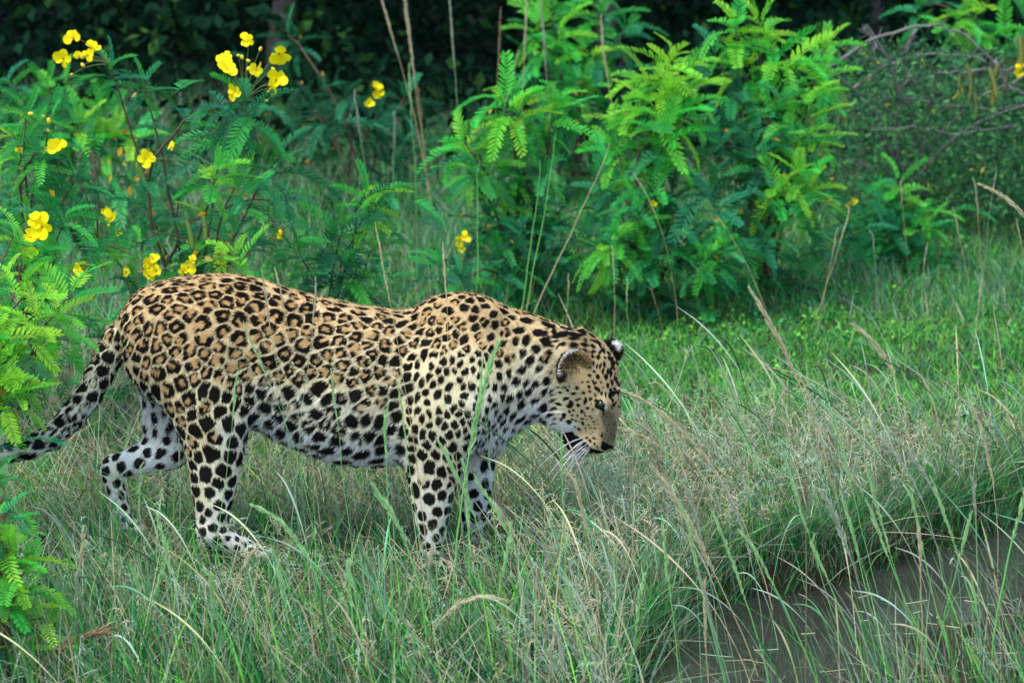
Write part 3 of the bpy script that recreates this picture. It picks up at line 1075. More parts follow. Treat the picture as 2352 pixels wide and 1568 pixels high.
    parts.append(blades(p, h, lean_dir(n, (-.1, -.08), .6), rng.uniform(.2, .9, n), rng.uniform(.0010, .0024, n), col, rng, 3))
    # emergent grass in the shallows and along the near shore
    xy = np.concatenate([np.stack([rng.uniform(.25, 1.75, 300), rng.uniform(-1.75, -.45, 300)], 1), np.stack([rng.uniform(.75, 1.75, 700), rng.uniform(-1.75, -.9, 700)], 1)])
    sd = pond_sd(xy)
    xy = xy[(rng.rand(len(xy)) < np.where(sd < -.06, .35, .6))]
    z = np.maximum(ground_z(xy), POND_Z - .03)
    p = np.concatenate([xy, z[:, None]], 1)
    n = len(p)
    h = rng.uniform(.12, .42, n)
    col = pick_cols(rng, n, {"green": 3, "deep": 2, "lime": 1.5, "blue": 2.5, "straw": 3, "grey": 2.5, "brown": 1})
    parts.append(blades(p, h, lean_dir(n, (-.45, 0), .4), rng.uniform(.05, .5, n), rng.uniform(.0009, .0020, n), col, rng, 4))
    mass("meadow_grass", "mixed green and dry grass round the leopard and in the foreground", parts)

    # slender leaning stems with faint plumes, mostly right of the animal
    xy = np.concatenate([np.stack([rng.uniform(.15, 1.75, 240), rng.uniform(-1.3, 1.3, 240)], 1), np.stack([rng.uniform(-1.4, .3, 50), rng.uniform(-1.7, -.45, 50)], 1)])
    sd = pond_sd(xy)
    xy = xy[(sd > 0) | (rng.rand(len(xy)) < .35)]
    z = np.maximum(ground_z(xy), POND_Z - .02)
    p = np.concatenate([xy, z[:, None]], 1)
    n = len(p)
    Hs = rng.uniform(.22, .48, n)
    lean = np.stack([rng.normal(-.42, .22, n), rng.normal(0, .15, n)], 1)
    K = 9
    t = np.linspace(0, 1, K)
    bowz = 1 - .22 * t[None] ** 3 * rng.uniform(0, 1.6, n)[:, None]
    pts = p[:, None] + np.concatenate([lean[:, None] * (Hs[:, None] * (.4 * t + .6 * t ** 2.2))[..., None], (Hs[:, None] * t * bowz)[..., None]], 2)
    rad = np.tile([.0010, .0009, .0009, .0008, .0009, .0016, .0024, .0020, .0005], (n, 1)) * rng.uniform(.7, 1.15, n)[:, None]
    cs = pick_cols(rng, n, {"blue": 1.2, "grey": 4, "straw": 4, "olive": 1.2})
    o = hair_obj("leaning_stems", pts, rad, np.clip(cs * 1.1, .02, .85), M_WISP)
    o["kind"] = "stuff"
    o["label"] = "many slender plumed grass stems leaning left over the meadow"
    o["category"] = "grass"
    # straw bits afloat on the pond
    k = 70
    xy = np.stack([rng.uniform(.3, 1.6, k * 4), rng.uniform(-1.2, .1, k * 4)], 1)
    xy = xy[pond_sd(xy) < -.05][:k]
    n = len(xy)
    a = rng.rand(n) * 6.28
    L = rng.uniform(.02, .09, n)
    d = np.stack([np.cos(a), np.sin(a) * .6, np.zeros(n)], 1) * L[:, None]
    c = np.concatenate([xy, np.full((n, 1), POND_Z + .0025)], 1)
    t = np.linspace(-.5, .5, 4)
    pts = c[:, None] + d[:, None] * t[None, :, None] + np.array([0, .008, 0]) * (t * t)[None, :, None]
    o = hair_obj("floating_straw", pts, np.full((n, 4), .0012), pick_cols(rng, n, {"straw": 3, "grey": 2, "brown": 1}), M_WISP)
    o["kind"] = "stuff"
    o["label"] = "bits of straw afloat on the pond"
    o["category"] = "straw"

    # --- greyish grass behind, between the shrubs and under the wood's edge
    parts = []
    p = prep(scatter(rng, 42000, 1.6, 7.5, .4))
    u, v = proj(p)
    keep = (u < 1150) | (p[:, 1] > 3.0)
    p = p[keep]
    n = len(p)
    h = rng.uniform(.06, .26, n) * (.5 + .9 * patch(p, 1.3, 3))
    u, v = proj(p)
    h = np.where(u > 1250, np.minimum(h, .10), h)
    col = pick_cols(rng, n, {"deep": 4, "grey": 3, "green": 2, "blue": 2.5, "straw": .8, "brown": 1})
    parts.append(blades(p, h, lean_dir(n, (-.1, 0), .6), rng.uniform(.1, .7, n), rng.uniform(.0012, .0026, n), col, rng, 3))
    mass("rough_grass", "rough grey green grass between the shrubs", parts)

    # --- wispy flowering panicles, a grey haze over the meadow
    tn = 5200
    xy = scatter(rng, tn, -1.6, 2.0, .3)
    u, v = proj(np.concatenate([xy, np.zeros((tn, 1))], 1))
    w = np.where(u > 1250, 1.0, .22) * (patch(np.concatenate([xy, xy[:, :1]], 1), 1.5, 5) > .38)
    w = w * np.where(u > 1180, smooth(1.5, .7, xy[:, 1]), 1)
    w = w * np.where((u > 1450) & (xy[:, 1] < -.5), .12, 1) * np.where(xy[:, 1] < -.5, .6, 1)
    xy = xy[rng.rand(tn) < w]
    r = prep(xy)
    n = len(r)
    u, v = proj(r)
    H = rng.uniform(.12, .27, n) * np.where((np.abs(r[:, 1] + .3) < .35) & (u > 380) & (u < 1200), .55, 1)
    ln = np.stack([rng.normal(-.25, .3, n), rng.normal(0, .25, n)], 1)
    K = 5
    t = np.linspace(0, 1, K)
    stem = r[:, None] + np.concatenate([ln[:, None] * (H[:, None] * t * t)[..., None], (H[:, None] * t)[..., None]], 2)
    NB = 13
    tb = rng.uniform(.55, 1.0, (n, NB))
    base = r[:, None] + np.concatenate([ln[:, None] * (H[:, None] * tb * tb)[..., None], (H[:, None] * tb)[..., None]], 2)
    d = rng.randn(n, NB, 3) * .8 + np.array([0, 0, .8])
    d = unit(d) * ((1.15 - tb) * .09 * rng.uniform(.5, 1.2, (n, NB)))[..., None]
    br = base[:, :, None] + d[:, :, None] * t[None, None, :, None] - np.array([0, 0, .012]) * (t * t)[None, None, :, None]
    pts = np.concatenate([stem, br.reshape(-1, K, 3)])
    rad = np.concatenate([np.tile([.0009, .0008, .0007, .0006, .0005], (n, 1)), np.tile([.0004, .0005, .0006, .0010, .0005], (n * NB, 1))])
    c1 = pick_cols(rng, n, {"grey": 3, "straw": 3, "blue": 1})
    c2 = np.repeat(pick_cols(rng, n, {"grey": 3, "straw": 3, "brown": 1.2}), NB, axis=0)
    o = hair_obj("grass_panicles", pts, rad, np.clip(np.concatenate([c1, c2]), .01, .8), M_WISP)
    o["kind"] = "stuff"
    o["label"] = "haze of fine wispy seed panicles over the meadow"
    o["category"] = "grass"

    # --- thin dry stems lying every way
    k = 15000
    r = prep(scatter(rng, k, -1.7, 2.4, .3))
    u, v = proj(r)
    keep = rng.rand(len(r)) < np.where(u > 1180, smooth(1.7, .8, r[:, 1]), 1) * np.where((u > 1480) & (r[:, 1] < -.6), .12, 1)
    keep &= rng.rand(len(r)) < np.where((r[:, 1] < -.2) & (u < 1400), .8, 1)
    r, u = r[keep], u[keep]
    n = len(r)
    L = rng.uniform(.08, .30, n)
    d = unit(np.stack([rng.normal(-.3, .8, n), rng.normal(0, .5, n), np.abs(rng.normal(.55, .4, n))], 1))
    d[:, 2] = np.where((np.abs(r[:, 1] + .3) < .35) & (u > 380) & (u < 1200), d[:, 2] * .45, d[:, 2])
    t = np.linspace(0, 1, 5)
    pts = r[:, None] + (d * L[:, None])[:, None] * t[None, :, None] + (rng.randn(n, 1, 3) * .03) * (t * t)[None, :, None]
    pts[..., 2] += .01
    cs = pick_cols(rng, n, {"straw": 3, "grey": 2.5, "brown": 2, "rust": .7})
    o = hair_obj("dry_stems", pts, np.tile([.0008, .0008, .0007, .0006, .0003], (n, 1)), np.clip(cs, .01, .8), M_WISP)
    o["kind"] = "stuff"
    o["label"] = "thin dry grass stems lying across the meadow"
    o["category"] = "grass"


build_grass()

# ---- tall seeding stalks, one by one
HEADCOL = {"green": lin(172, 212, 144), "straw": lin(206, 196, 156), "grey": lin(178, 184, 158), "brown": lin(150, 128, 98), "rust": lin(120, 84, 66)}
STEMCOL = {"green": lin(120, 190, 100), "straw": lin(186, 172, 122), "grey": lin(140, 170, 128), "brown": lin(140, 130, 88), "rust": lin(110, 120, 74)}
STALK_M = {k: (mat("stalk_stem_" + k, STEMCOL[k], rough=.5, transl=.15), mat("seed_head_" + k, HEADCOL[k], rough=.8, transl=.3)) for k in HEADCOL}


def stalk(label, group, root_uv, tip_uv, kind="green", head=.32, fat=1.0, bow=(0, 0), dY=0.0, thick=1.0, seed=0, Y=None, leaf=0):
    """a grass stalk from its foot in the turf to its tip, ending in a seed head"""
    rng = np.random.RandomState(seed)
    r = G(*root_uv) if Y is None else P(root_uv[0], root_uv[1], Y)
    r[2] = ground_z(r[None, :2])[0]
    tip = P(tip_uv[0], tip_uv[1], r[1] + dY)
    sag = np.array([bow[0], 0, bow[1]]) * PX
    pts = bend(np.zeros(3), tip - r, sag, 18)
    pts[1:-1, 0] += np.cumsum(rng.randn(16)) * .0012
    t = thing("grass_stalk", label, "grass stalk", tuple(r), group)
    ms, mh = STALK_M[kind]
    add_obj("stem", tubes_mesh("stem", [(pts, np.linspace(.0017, .0007, 18) * thick, 4)]), ms, t)
    # seed head: short spikelets pressed along the last part
    L = np.linalg.norm(np.diff(pts, axis=0), axis=1)
    cum = np.concatenate([[0], np.cumsum(L)]) / L.sum()
    n = int(120 * (head / .3) * max(1, L.sum() / .4))
    s = 1 - head + head * np.linspace(0, 1, n)
    c = np.stack([np.interp(s, cum, pts[:, i]) for i in range(3)], 1)
    tg = unit(np.gradient(c, axis=0))
    side = unit(np.cross(tg, rng.randn(n, 3)))
    prof = np.sin(math.pi * np.clip((s - (1 - head)) / head, .04, .97)) ** .6
    d = unit(tg + side * (.38 * fat)[..., None] if np.ndim(fat) else tg + side * .26 * fat)
    ln = (.016 * fat * (.5 + .6 * prof) * rng.uniform(.7, 1.3, n))[:, None]
    w = unit(np.cross(d, rng.randn(n, 3))) * ln * .085
    a, b, e1, e2 = c, c + d * ln, c + d * ln * .45 + w, c + d * ln * .45 - w
    v = np.stack([a, e1, b, e2], 1).reshape(-1, 3)
    i = np.arange(n) * 4
    f = np.stack([i, i + 1, i + 2, i + 3], 1).ravel()
    add_obj("seed_head", new_mesh("seed_head", v, f, np.full(n, 4), False), mh, t)
    for k in range(leaf):
        j = rng.randint(3, 9)
        v, f, c_ = blades(pts[j:j + 1].copy(), np.array([rng.uniform(.10, .2)]), np.array([[rng.normal(-.2, .6), rng.normal(0, .4), 0]]), np.array([.5]), np.array([.0028]), np.zeros((1, 3)), rng, 5)
        add_obj("leaf_blade", new_mesh("leaf_blade", v, f, np.full(len(f) // 3, 3)), ms, t)
    return t


_n = [100]


ORD = ["leftmost", "second from left", "third from left", "fourth from left", "fifth from left", "sixth from left", "seventh from left", "eighth from left", "ninth from left", "tenth from left",
       "eleventh from left", "twelfth from left", "thirteenth from left", "fourteenth from left", "fifteenth from left"]
KINDW = {"green": "green headed", "straw": "straw coloured", "grey": "grey green", "brown": "brown", "rust": "reddish brown"}


def many(label, group, rows, **kw):
    """stalks of one stand, told apart by look and by order of their tips from the left"""
    by = {}
    for r in rows:
        k = dict(kw)
        k.update(r[2] if len(r) > 2 else {})
        by.setdefault(k["kind"], []).append((r, k))
    for kind, L in by.items():
        L.sort(key=lambda q: q[0][1][0])
        for i, (r, k) in enumerate(L):
            _n[0] += 1
            lab = (KINDW[kind] + " " + label) if len(L) == 1 else ((("rightmost" if i == len(L) - 1 else ORD[i]) if i < 15 else "later") + " of the " + KINDW[kind] + " " + label)
            stalk(lab, group, r[0], r[1], seed=_n[0], **k)


# singled out
stalk("thick pale green feathery stalk crossing the leopard's shoulder", None, (1035, 1520), (1146, 786), "green", .36, 1.5, (-22, 40), thick=1.8, seed=1)
stalk("arching pale green stalk bending left below the leopard's belly", None, (975, 1600), (856, 1112), "green", .34, 1.3, (42, 30), thick=1.8, seed=2)
stalk("arching pale stalk bending left just beyond the near hind paw", None, (752, 1590), (580, 1160), "green", .4, 1.2, (50, 60), thick=1.5, seed=3)
stalk("straw seed head arching right low in the foreground grass", None, (945, 1600), (1160, 1378), "straw", .5, 1.2, (-20, 70), thick=1.1, seed=4)
stalk("blurred brown seed head arching across the bottom left corner", None, (40, 1640), (262, 1446), "brown", .6, 1.6, (-30, 34), thick=1.6, seed=5)
stalk("long straw stalk pointing at the leopard's brow from the right", None, (1800, 1330), (1425, 893), "straw", .4, 1.1, (60, 90), thick=1.2, seed=6)
stalk("tan seed head bowing left over the far turf, right of centre", None, (2085, 1130), (1962, 746), "straw", .38, 1.3, (46, 40), thick=1.1, seed=7)
stalk("long pale seed head slanting left over the turf, the tallest there", None, (1935, 1230), (1722, 664), "straw", .42, 1.3, (20, 20), thick=1.2, seed=8)
stalk("brownish seed head slanting left in front of the leopard's nose", None, (1790, 1480), (1502, 1076), "straw", .4, 1.4, (20, 30), thick=1.2, seed=9)
stalk("pale bent seed head beside the near bank of the pond", None, (2040, 1560), (1888, 1132), "grey", .25, 1.4, (26, 20), thick=1.2, seed=10)
stalk("thick green stalk standing in the pond at the right edge", None, (2270, 1600), (2372, 1100), "green", .3, 1.2, (-14, 0), thick=2.0, seed=11, leaf=2)
stalk("drooping twin seed head hanging in at the right edge above the turf", None, (2460, 900), (2252, 424), "straw", .4, 1.3, (60, 90), seed=12)
many("thin stalks before the leopard's flank", "thin stalks in front of the leopard", [
    ((985, 1340), (862, 516), dict(kind="straw", head=.22, bow=(10, 0))), ((1075, 1330), (1018, 562), dict(kind="straw", head=.18, bow=(-6, 0))),
    ((745, 1320), (632, 620), dict(kind="straw", head=.16, bow=(6, 0))), ((705, 1330), (602, 626), dict(kind="grey", head=.2)), ((735, 1350), (560, 742), dict(kind="green", head=.26, bow=(30, 10))),
    ((980, 1400), (912, 880), dict(kind="green", head=.28)), ((660, 1350), (725, 640), dict(kind="grey", head=.15)), ((820, 1380), (760, 850), dict(kind="green", head=.25)),
    ((1150, 1420), (1108, 830), dict(kind="green", head=.2)), ((480, 1400), (545, 860), dict(kind="green", head=.2))], fat=.8, thick=.7)
many("stalks before the leopard's front legs", "green stalks before the front legs", [
    ((1085, 1560), (1062, 1060), {}), ((1260, 1580), (1090, 1090), dict(bow=(30, 20))), ((1180, 1560), (1005, 1010), dict(bow=(20, 20))), ((1275, 1530), (1130, 1150), dict(kind="straw", bow=(20, 30))),
    ((1095, 1590), (1175, 1200), {}), ((905, 1560), (890, 930), dict(head=.2)), ((1310, 1500), (1290, 1000), dict(head=.2, fat=.8)), ((1380, 1580), (1300, 1080), dict(kind="straw", bow=(20, 10)))],
    kind="green", head=.34, fat=1.1, thick=1.2)
many("stalks leaning left beyond the leopard's nose", "stalks leaning left right of the nose", [
    ((1640, 1230), (1420, 980), dict(kind="straw", bow=(30, 40))), ((1800, 1230), (1655, 848), {}), ((1700, 1180), (1590, 800), {}), ((1880, 1290), (1660, 930), dict(bow=(20, 30))), ((1990, 1260), (1840, 870), dict(kind="straw")),
    ((2060, 1300), (1905, 930), dict(kind="green")), ((2180, 1280), (2010, 995), dict(kind="grey", bow=(40, 60))), ((2230, 1230), (2060, 1010), dict(kind="grey", bow=(30, 30))), ((2290, 1260), (2230, 925), dict(kind="straw", bow=(30, 20))),
    ((1560, 1320), (1500, 940), dict(kind="green", bow=(20, 20))), ((1980, 1400), (1790, 1010), dict(kind="green")), ((2150, 1430), (1990, 1060), dict(kind="green")), ((1660, 1430), (1560, 1090), dict(kind="grey", bow=(20, 60))),
    ((1760, 1440), (1650, 1100), dict(kind="grey", bow=(30, 60)))], kind="green", head=.36, fat=1.0, thick=.9)
many("fine stalks on the far turf", "fine stalks on the far turf", [
    ((1560, 760), (1455, 395), dict(bow=(20, 50))), ((1560, 740), (1490, 465), {}), ((1770, 760), (1650, 500), dict(bow=(10, 20))), ((1850, 640), (1843, 480), dict(kind="green")), ((1865, 760), (1950, 480), {}), ((1880, 745), (1925, 525), {}),
    ((2020, 700), (1998, 530), dict(kind="grey")), ((2090, 640), (2072, 410), {}), ((2235, 700), (2190, 480), {}), ((2260, 680), (2236, 412), {}), ((2255, 650), (2288, 385), dict(kind="grey")), ((2115, 740), (2130, 560), dict(kind="grey")), ((2230, 860), (2255, 640), {}),
    ((1410, 800), (1405, 568), {}), ((1300, 790), (1306, 632), {}), ((1690, 740), (1610, 560), {}), ((1200, 700), (1215, 575), dict(kind="green")), ((1450, 830), (1440, 640), dict(kind="green")), ((2365, 700), (2335, 505), {}), ((1775, 700), (1755, 515), {}),
    ((1760, 720), (1695, 600), dict(bow=(10, 20))), ((1530, 790), (1490, 660), dict(kind="brown")), ((2060, 760), (2090, 660), dict(kind="brown"))], kind="straw", head=.32, fat=.75, thick=.8)
many("reeds against the dark wood", "pale reeds against the dark wood", [
    ((1005, 400), (870, -40), dict(kind="straw", bow=(16, 0))), ((995, 390), (925, -60), dict(kind="straw", fat=1.3, head=.4)), ((1070, 300), (1030, -20), {}), ((1180, 240), (1205, -30), dict(kind="straw")), ((1290, 230), (1240, -20), {}),
    ((1120, 220), (1150, 20), dict(kind="brown")), ((960, 380), (940, 150), dict(kind="green")), ((860, 400), (815, 210), {}), ((905, 400), (905, 260), {}), ((1445, 280), (1380, 40), dict(kind="straw")), ((1000, 410), (955, 190), dict(kind="brown")), ((1090, 290), (1190, 120), {})],
    kind="grey", head=.3, fat=1.0, thick=1.2, Y=4.6)
many("slanting stalks behind the leopard's shoulder", "stalks in the middle shrub", [
    ((1195, 700), (1400, 330), dict(kind="straw", head=.05)), ((1195, 700), (1275, 310), dict(kind="green", head=.05)), ((1190, 700), (1240, 370), dict(kind="green", head=.05)), ((1090, 560), (1102, 370), dict(kind="green", head=.05))],
    fat=.5, thick=1.5, Y=2.75)
many("stalks rising from the pond", "stalks standing in the pond", [
    ((1820, 1620), (1640, 1180), dict(bow=(20, 10))), ((1900, 1620), (1700, 1220), dict(bow=(20, 10))), ((1850, 1600), (1850, 1110), dict(kind="brown", head=.1)), ((2010, 1600), (1870, 1230), {}), ((2080, 1560), (1930, 1130), {}), ((2160, 1600), (1990, 1150), {}),
    ((2120, 1600), (2110, 1210), dict(kind="straw")), ((2200, 1590), (2080, 1120), {}), ((2250, 1600), (2230, 1090), dict(kind="grey", head=.2)), ((2130, 1560), (2230, 1180), {}), ((2300, 1590), (2140, 1100), {}), ((1720, 1600), (1560, 1150), {}),
    ((1760, 1620), (1600, 1300), dict(kind="grey")), ((1600, 1600), (1520, 1190), dict(kind="green")), ((1640, 1620), (1620, 1330), dict(kind="straw"))], kind="green", head=.3, fat=1.0, thick=1.3, leaf=1)
many("stalks in the foreground grass", "foreground stalks at lower left", [
    ((300, 1600), (385, 1270), {}), ((410, 1600), (360, 1180), dict(bow=(10, 20))), ((520, 1590), (470, 1310), {}), ((700, 1600), (640, 1290), {}), ((150, 1560), (190, 1220), dict(kind="straw")), ((480, 1580), (590, 1250), dict(kind="straw", bow=(-10, 30))),
    ((230, 1600), (180, 1310), dict(kind="grey")), ((830, 1600), (800, 1290), {}), ((1180, 1600), (1120, 1400), {}), ((1330, 1600), (1300, 1330), {}), ((1430, 1600), (1480, 1320), {}), ((360, 1540), (300, 1290), {})], kind="green", head=.36, fat=1.1, thick=1.1, leaf=1)
many("short spikes beyond the leopard's nose", "reddish seed spikes", [
    ((1600, 980), (1588, 870), {}), ((1615, 985), (1612, 890), {}), ((1582, 990), (1576, 930), {}), ((1625, 1000), (1622, 925), {}), ((1570, 1010), (1567, 905), {})], kind="rust", head=.45, fat=.7, thick=.8)
many("stalks beside the far hind leg", "stalks beside the far hind leg", [
    ((232, 1330), (236, 1010), dict(kind="grey", head=.05)), ((130, 1330), (200, 1120), dict(kind="rust", head=.2)), ((310, 1330), (330, 1060), dict(kind="green", head=.3)), ((415, 1330), (410, 1010), dict(kind="grey", head=.2)), ((60, 1340), (30, 1080), dict(kind="straw", head=.2))], fat=.7, thick=1.0)

# ================================================================== leopard
def lp(a, x, col):
    return np.interp(x, a[:, 0], a[:, col])


def build_leopard():
    rng = np.random.RandomState(11)
    H = 0.005
    lo = np.array([-1.40, -0.23, -0.03])
    hi = np.array([0.31, 0.23, 0.74])
    n = np.ceil((hi - lo) / H).astype(int) + 1
    ax = [lo[i] + H * np.arange(n[i]) for i in range(3)]
    D = np.full(n, 0.5, np.float32)

    def region(b0, b1):
        s = []
        for i in range(3):
            i0 = max(0, int((b0[i] - lo[i]) / H) - 1)
            i1 = min(n[i], int((b1[i] - lo[i]) / H) + 2)
            s.append(slice(i0, i1))
        g = np.meshgrid(*[ax[i][s[i]] for i in range(3)], indexing='ij', sparse=True)
        return tuple(s), g

    def merge(s, d, k):
        a = D[s]
        h = np.maximum(k - np.abs(a - d), 0) / k
        D[s] = np.minimum(a, d) - h * h * k * 0.25

    def ell(c, r, k=0.03, rot=None):
        c = np.array(c, float)
        r = np.array(r, float)
        m = r.max() + 0.06
        s, (x, y, z) = region(c - m, c + m)
        p = [x - c[0], y - c[1], z - c[2]]
        if rot is not None:
            p = [rot[j, 0] * p[0] + rot[j, 1] * p[1] + rot[j, 2] * p[2] for j in range(3)]
        e = np.sqrt((p[0] / r[0]) ** 2 + (p[1] / r[1]) ** 2 + (p[2] / r[2]) ** 2)
        g = np.sqrt((p[0] / r[0] ** 2) ** 2 + (p[1] / r[1] ** 2) ** 2 + (p[2] / r[2] ** 2) ** 2)
        d = e * (e - 1) / np.maximum(g, 1e-6)
        merge(s, d, k)

    def cone(a, b, ra, rb, k=0.03, fy=1.0):
        """tapered limb from a to b; fy < 1 flattens it sideways"""
        a, b = np.array(a, float), np.array(b, float)
        m = max(ra, rb) + 0.06
        s, (x, y, z) = region(np.minimum(a, b) - m, np.maximum(a, b) + m)
        ab = b - a
        t = ((x - a[0]) * ab[0] + (z - a[2]) * ab[2] + (y - a[1]) * ab[1]) / (ab @ ab)
        t = np.clip(t, 0, 1)
        dx = x - (a[0] + t * ab[0])
        dy = (y - (a[1] + t * ab[1])) / fy
        dz = z - (a[2] + t * ab[2])
        d = (np.sqrt(dx * dx + dy * dy + dz * dz) - (ra + (rb - ra) * t)) * (0.5 + 0.5 * fy)
        merge(s, d, k)

    def section(p, q, hw, hp, egg=0.0, nexp=2.2):
        t = np.clip(p / hp, -1, 1)
        w = hw * (1 - egg * t)
        ea = np.abs(q / w) ** nexp + np.abs(p / hp) ** nexp
        e = ea ** (1 / nexp)
        g = np.sqrt((q / w ** 2) ** 2 + (p / hp ** 2) ** 2) / np.maximum(e, 1e-3)
        return (e - 1) / np.maximum(g, 1e-3)

    # ---- trunk and neck: one loft along the spine, survey of the outline
    T = np.array([
        # u, top, bottom, half width, egg
        (268, 742, 775, .018, 0), (276, 722, 800, .045, 0), (290, 697, 850, .078, 0), (320, 668, 900, .105, 0),
        (360, 650, 925, .12, 0), (420, 637, 945, .128, 0), (480, 632, 955, .13, .05), (540, 632, 965, .128, .1),
        (600, 643, 985, .124, .15), (660, 663, 1018, .126, .18), (720, 680, 1042, .133, .2), (780, 692, 1057, .139, .2),
        (840, 705, 1063, .14, .18), (900, 713, 1062, .136, .15), (960, 716, 1052, .128, .12), (1020, 708, 1042, .12, .1),
        (1080, 698, 1030, .113, .08), (1140, 702, 1012, .106, .05), (1180, 712, 990, .1, .03), (1210, 720, 972, .095, 0),
        (1260, 737, 960, .09, 0), (1300, 752, 945, .082, 0), (1340, 770, 925, .07, 0), (1372, 792, 890, .04, 0)], float)
    rows = []
    for u, t, b, w, e in T:
        a, c = P(u, t), P(u, b)
        rows.append((a[0], a[2], c[2], w, e))
    T = np.array(rows)
    s, (x, y, z) = region((T[0, 0] - .06, -.21, .1), (T[-1, 0] + .06, .21, .74))
    X = x[:, 0, 0]
    tz, bz, hw, eg = [lp(T, X, c)[:, None, None] for c in (1, 2, 3, 4)]
    d = section(z - (tz + bz) / 2, y, hw, (tz - bz) / 2, eg)
    d = d + np.maximum(np.maximum(T[0, 0] - x, x - T[-1, 0]), 0)
    merge(s, d, 0.02)

    # ---- limbs whose outline is known: lofts along the vertical
    def limb(tab, k, nexp=2.2):
        r = []
        for v, u0, u1, hw_, yc in tab:
            a, c = P(u0, v, yc), P(u1, v, yc)
            r.append((a[2], a[0], c[0], hw_, yc))
        r = np.array(r)[::-1]
        b0 = (r[:, 1].min() - .05, (r[:, 4] - r[:, 3]).min() - .05, r[0, 0] - .04)
        b1 = (r[:, 2].max() + .05, (r[:, 4] + r[:, 3]).max() + .05, r[-1, 0] + .04)
        s, (x, y, z) = region(b0, b1)
        Z = z[0, 0, :]
        x0, x1, hw_, yc = [lp(r, Z, c)[None, None, :] for c in (1, 2, 3, 4)]
        d = section(x - (x0 + x1) / 2, y - yc, hw_, (x1 - x0) / 2, 0, nexp)
        d = d + np.maximum(np.maximum(r[0, 0] - z, z - r[-1, 0]), 0)
        merge(s, d, k)

    # near hind leg
    limb([(735, 350, 545, .045, -.06), (800, 318, 585, .06, -.072), (860, 338, 588, .064, -.08), (920, 367, 583, .062, -.086),
          (970, 396, 575, .057, -.09), (1020, 420, 564, .050, -.092), (1060, 432, 555, .045, -.093), (1110, 438, 544, .040, -.094),
          (1160, 447, 532, .036, -.095), (1200, 454, 522, .033, -.095), (1232, 462, 520, .030, -.095)], .025)
    # its long foot and paw
    cone(P(482, 1222, -.095), P(565, 1262, -.097), .034, .026, .02)
    ell(P(588, 1272, -.097), (.046, .040, .022), .015)
    for dy in (-.026, -.009, .009, .026):
        ell(P(612, 1276, -.097) + np.array([-.004 * abs(dy) / .009, dy, -.004]), (.020, .0095, .014), .006)
    # near fore leg: shoulder blade, arm, paw
    limb([(725, 1000, 1095, .02, -.055), (755, 978, 1112, .034, -.072), (800, 958, 1126, .046, -.086), (860, 945, 1138, .055, -.096),
          (920, 938, 1142, .06, -.102), (980, 931, 1118, .058, -.104), (1030, 928, 1088, .052, -.104), (1080, 933, 1062, .046, -.103),
          (1120, 940, 1048, .042, -.102), (1160, 947, 1038, .038, -.101), (1200, 955, 1029, .034, -.1), (1250, 965, 1020, .031, -.1),
          (1292, 968, 1018, .031, -.1)], .045)
    ell(P(1006, 1302, -.1), (.052, .044, .024), .015)
    for dy in (-.028, -.010, .010, .028):
        ell(P(1046, 1308, -.1) + np.array([-.005 * abs(dy) / .01, dy, -.003]), (.022, .010, .015), .006)
    # scapula ridge standing above the lowered neck
    for sy in (-1, 1):
        ell(P(1052, 722, sy * .045), (.095, .040, .052), .05)
    # far fore leg
    limb([(900, 1000, 1140, .05, .08), (980, 1012, 1150, .05, .09), (1040, 1032, 1142, .047, .092), (1080, 1050, 1136, .043, .092), (1120, 1057, 1132, .039, .092),
          (1160, 1056, 1129, .035, .092), (1200, 1056, 1124, .032, .092), (1250, 1060, 1116, .030, .092), (1276, 1062, 1114, .030, .092)], .022)
    ell(P(1098, 1286, .092), (.052, .044, .024), .015)
    for dy in (-.028, -.010, .010, .028):
        ell(P(1138, 1292, .092) + np.array([-.005 * abs(dy) / .01, dy, -.003]), (.022, .010, .015), .006)
    # chest
    ell(P(1118, 965, 0), (.055, .08, .085), .04)
    # far hind leg stretched back
    yf = .09
    cone(P(395, 800, .07), P(392, 985, yf), .10, .058, .03, .6)
    cone(P(392, 985, yf), P(388, 1030, yf), .058, .046, .03, .75)
    cone(P(388, 1030, yf), P(268, 1072, yf), .047, .029, .02, .85)
    cone(P(262, 1070, yf), P(252, 1082, yf), .027, .024, .015, .9)
    cone(P(256, 1080, yf), P(280, 1178, yf), .025, .021, .015)
    cone(P(280, 1178, yf), P(300, 1208, yf), .021, .023, .012)
    ell(P(306, 1214, yf), (.034, .034, .020), .012)
    # tail
    tl = [(296, 745, 26, 0), (272, 775, 30, -.005), (247, 820, 31, -.01), (226, 865, 30, -.015), (200, 912, 29, -.02), (165, 958, 28, -.02),
          (120, 1002, 26, -.02), (70, 1027, 23, -.02), (10, 1043, 20, -.02), (-50, 1050, 18, -.02), (-110, 1048, 15, -.02)]
    for a, b in zip(tl[:-1], tl[1:]):
        cone(P(a[0], a[1], a[3]), P(b[0], b[1], b[3]), a[2] * PX, b[2] * PX, .012)
    # scrotum under the tail
    ell(P(313, 818, -.02), (.020, .024, .024), .012)

    # ---- head: a loft along the face, turned a little to the camera
    YAW = math.radians(-20)
    hc = P(1338, 900, 0)
    cy, sy_ = math.cos(YAW), math.sin(YAW)
    Hd = []
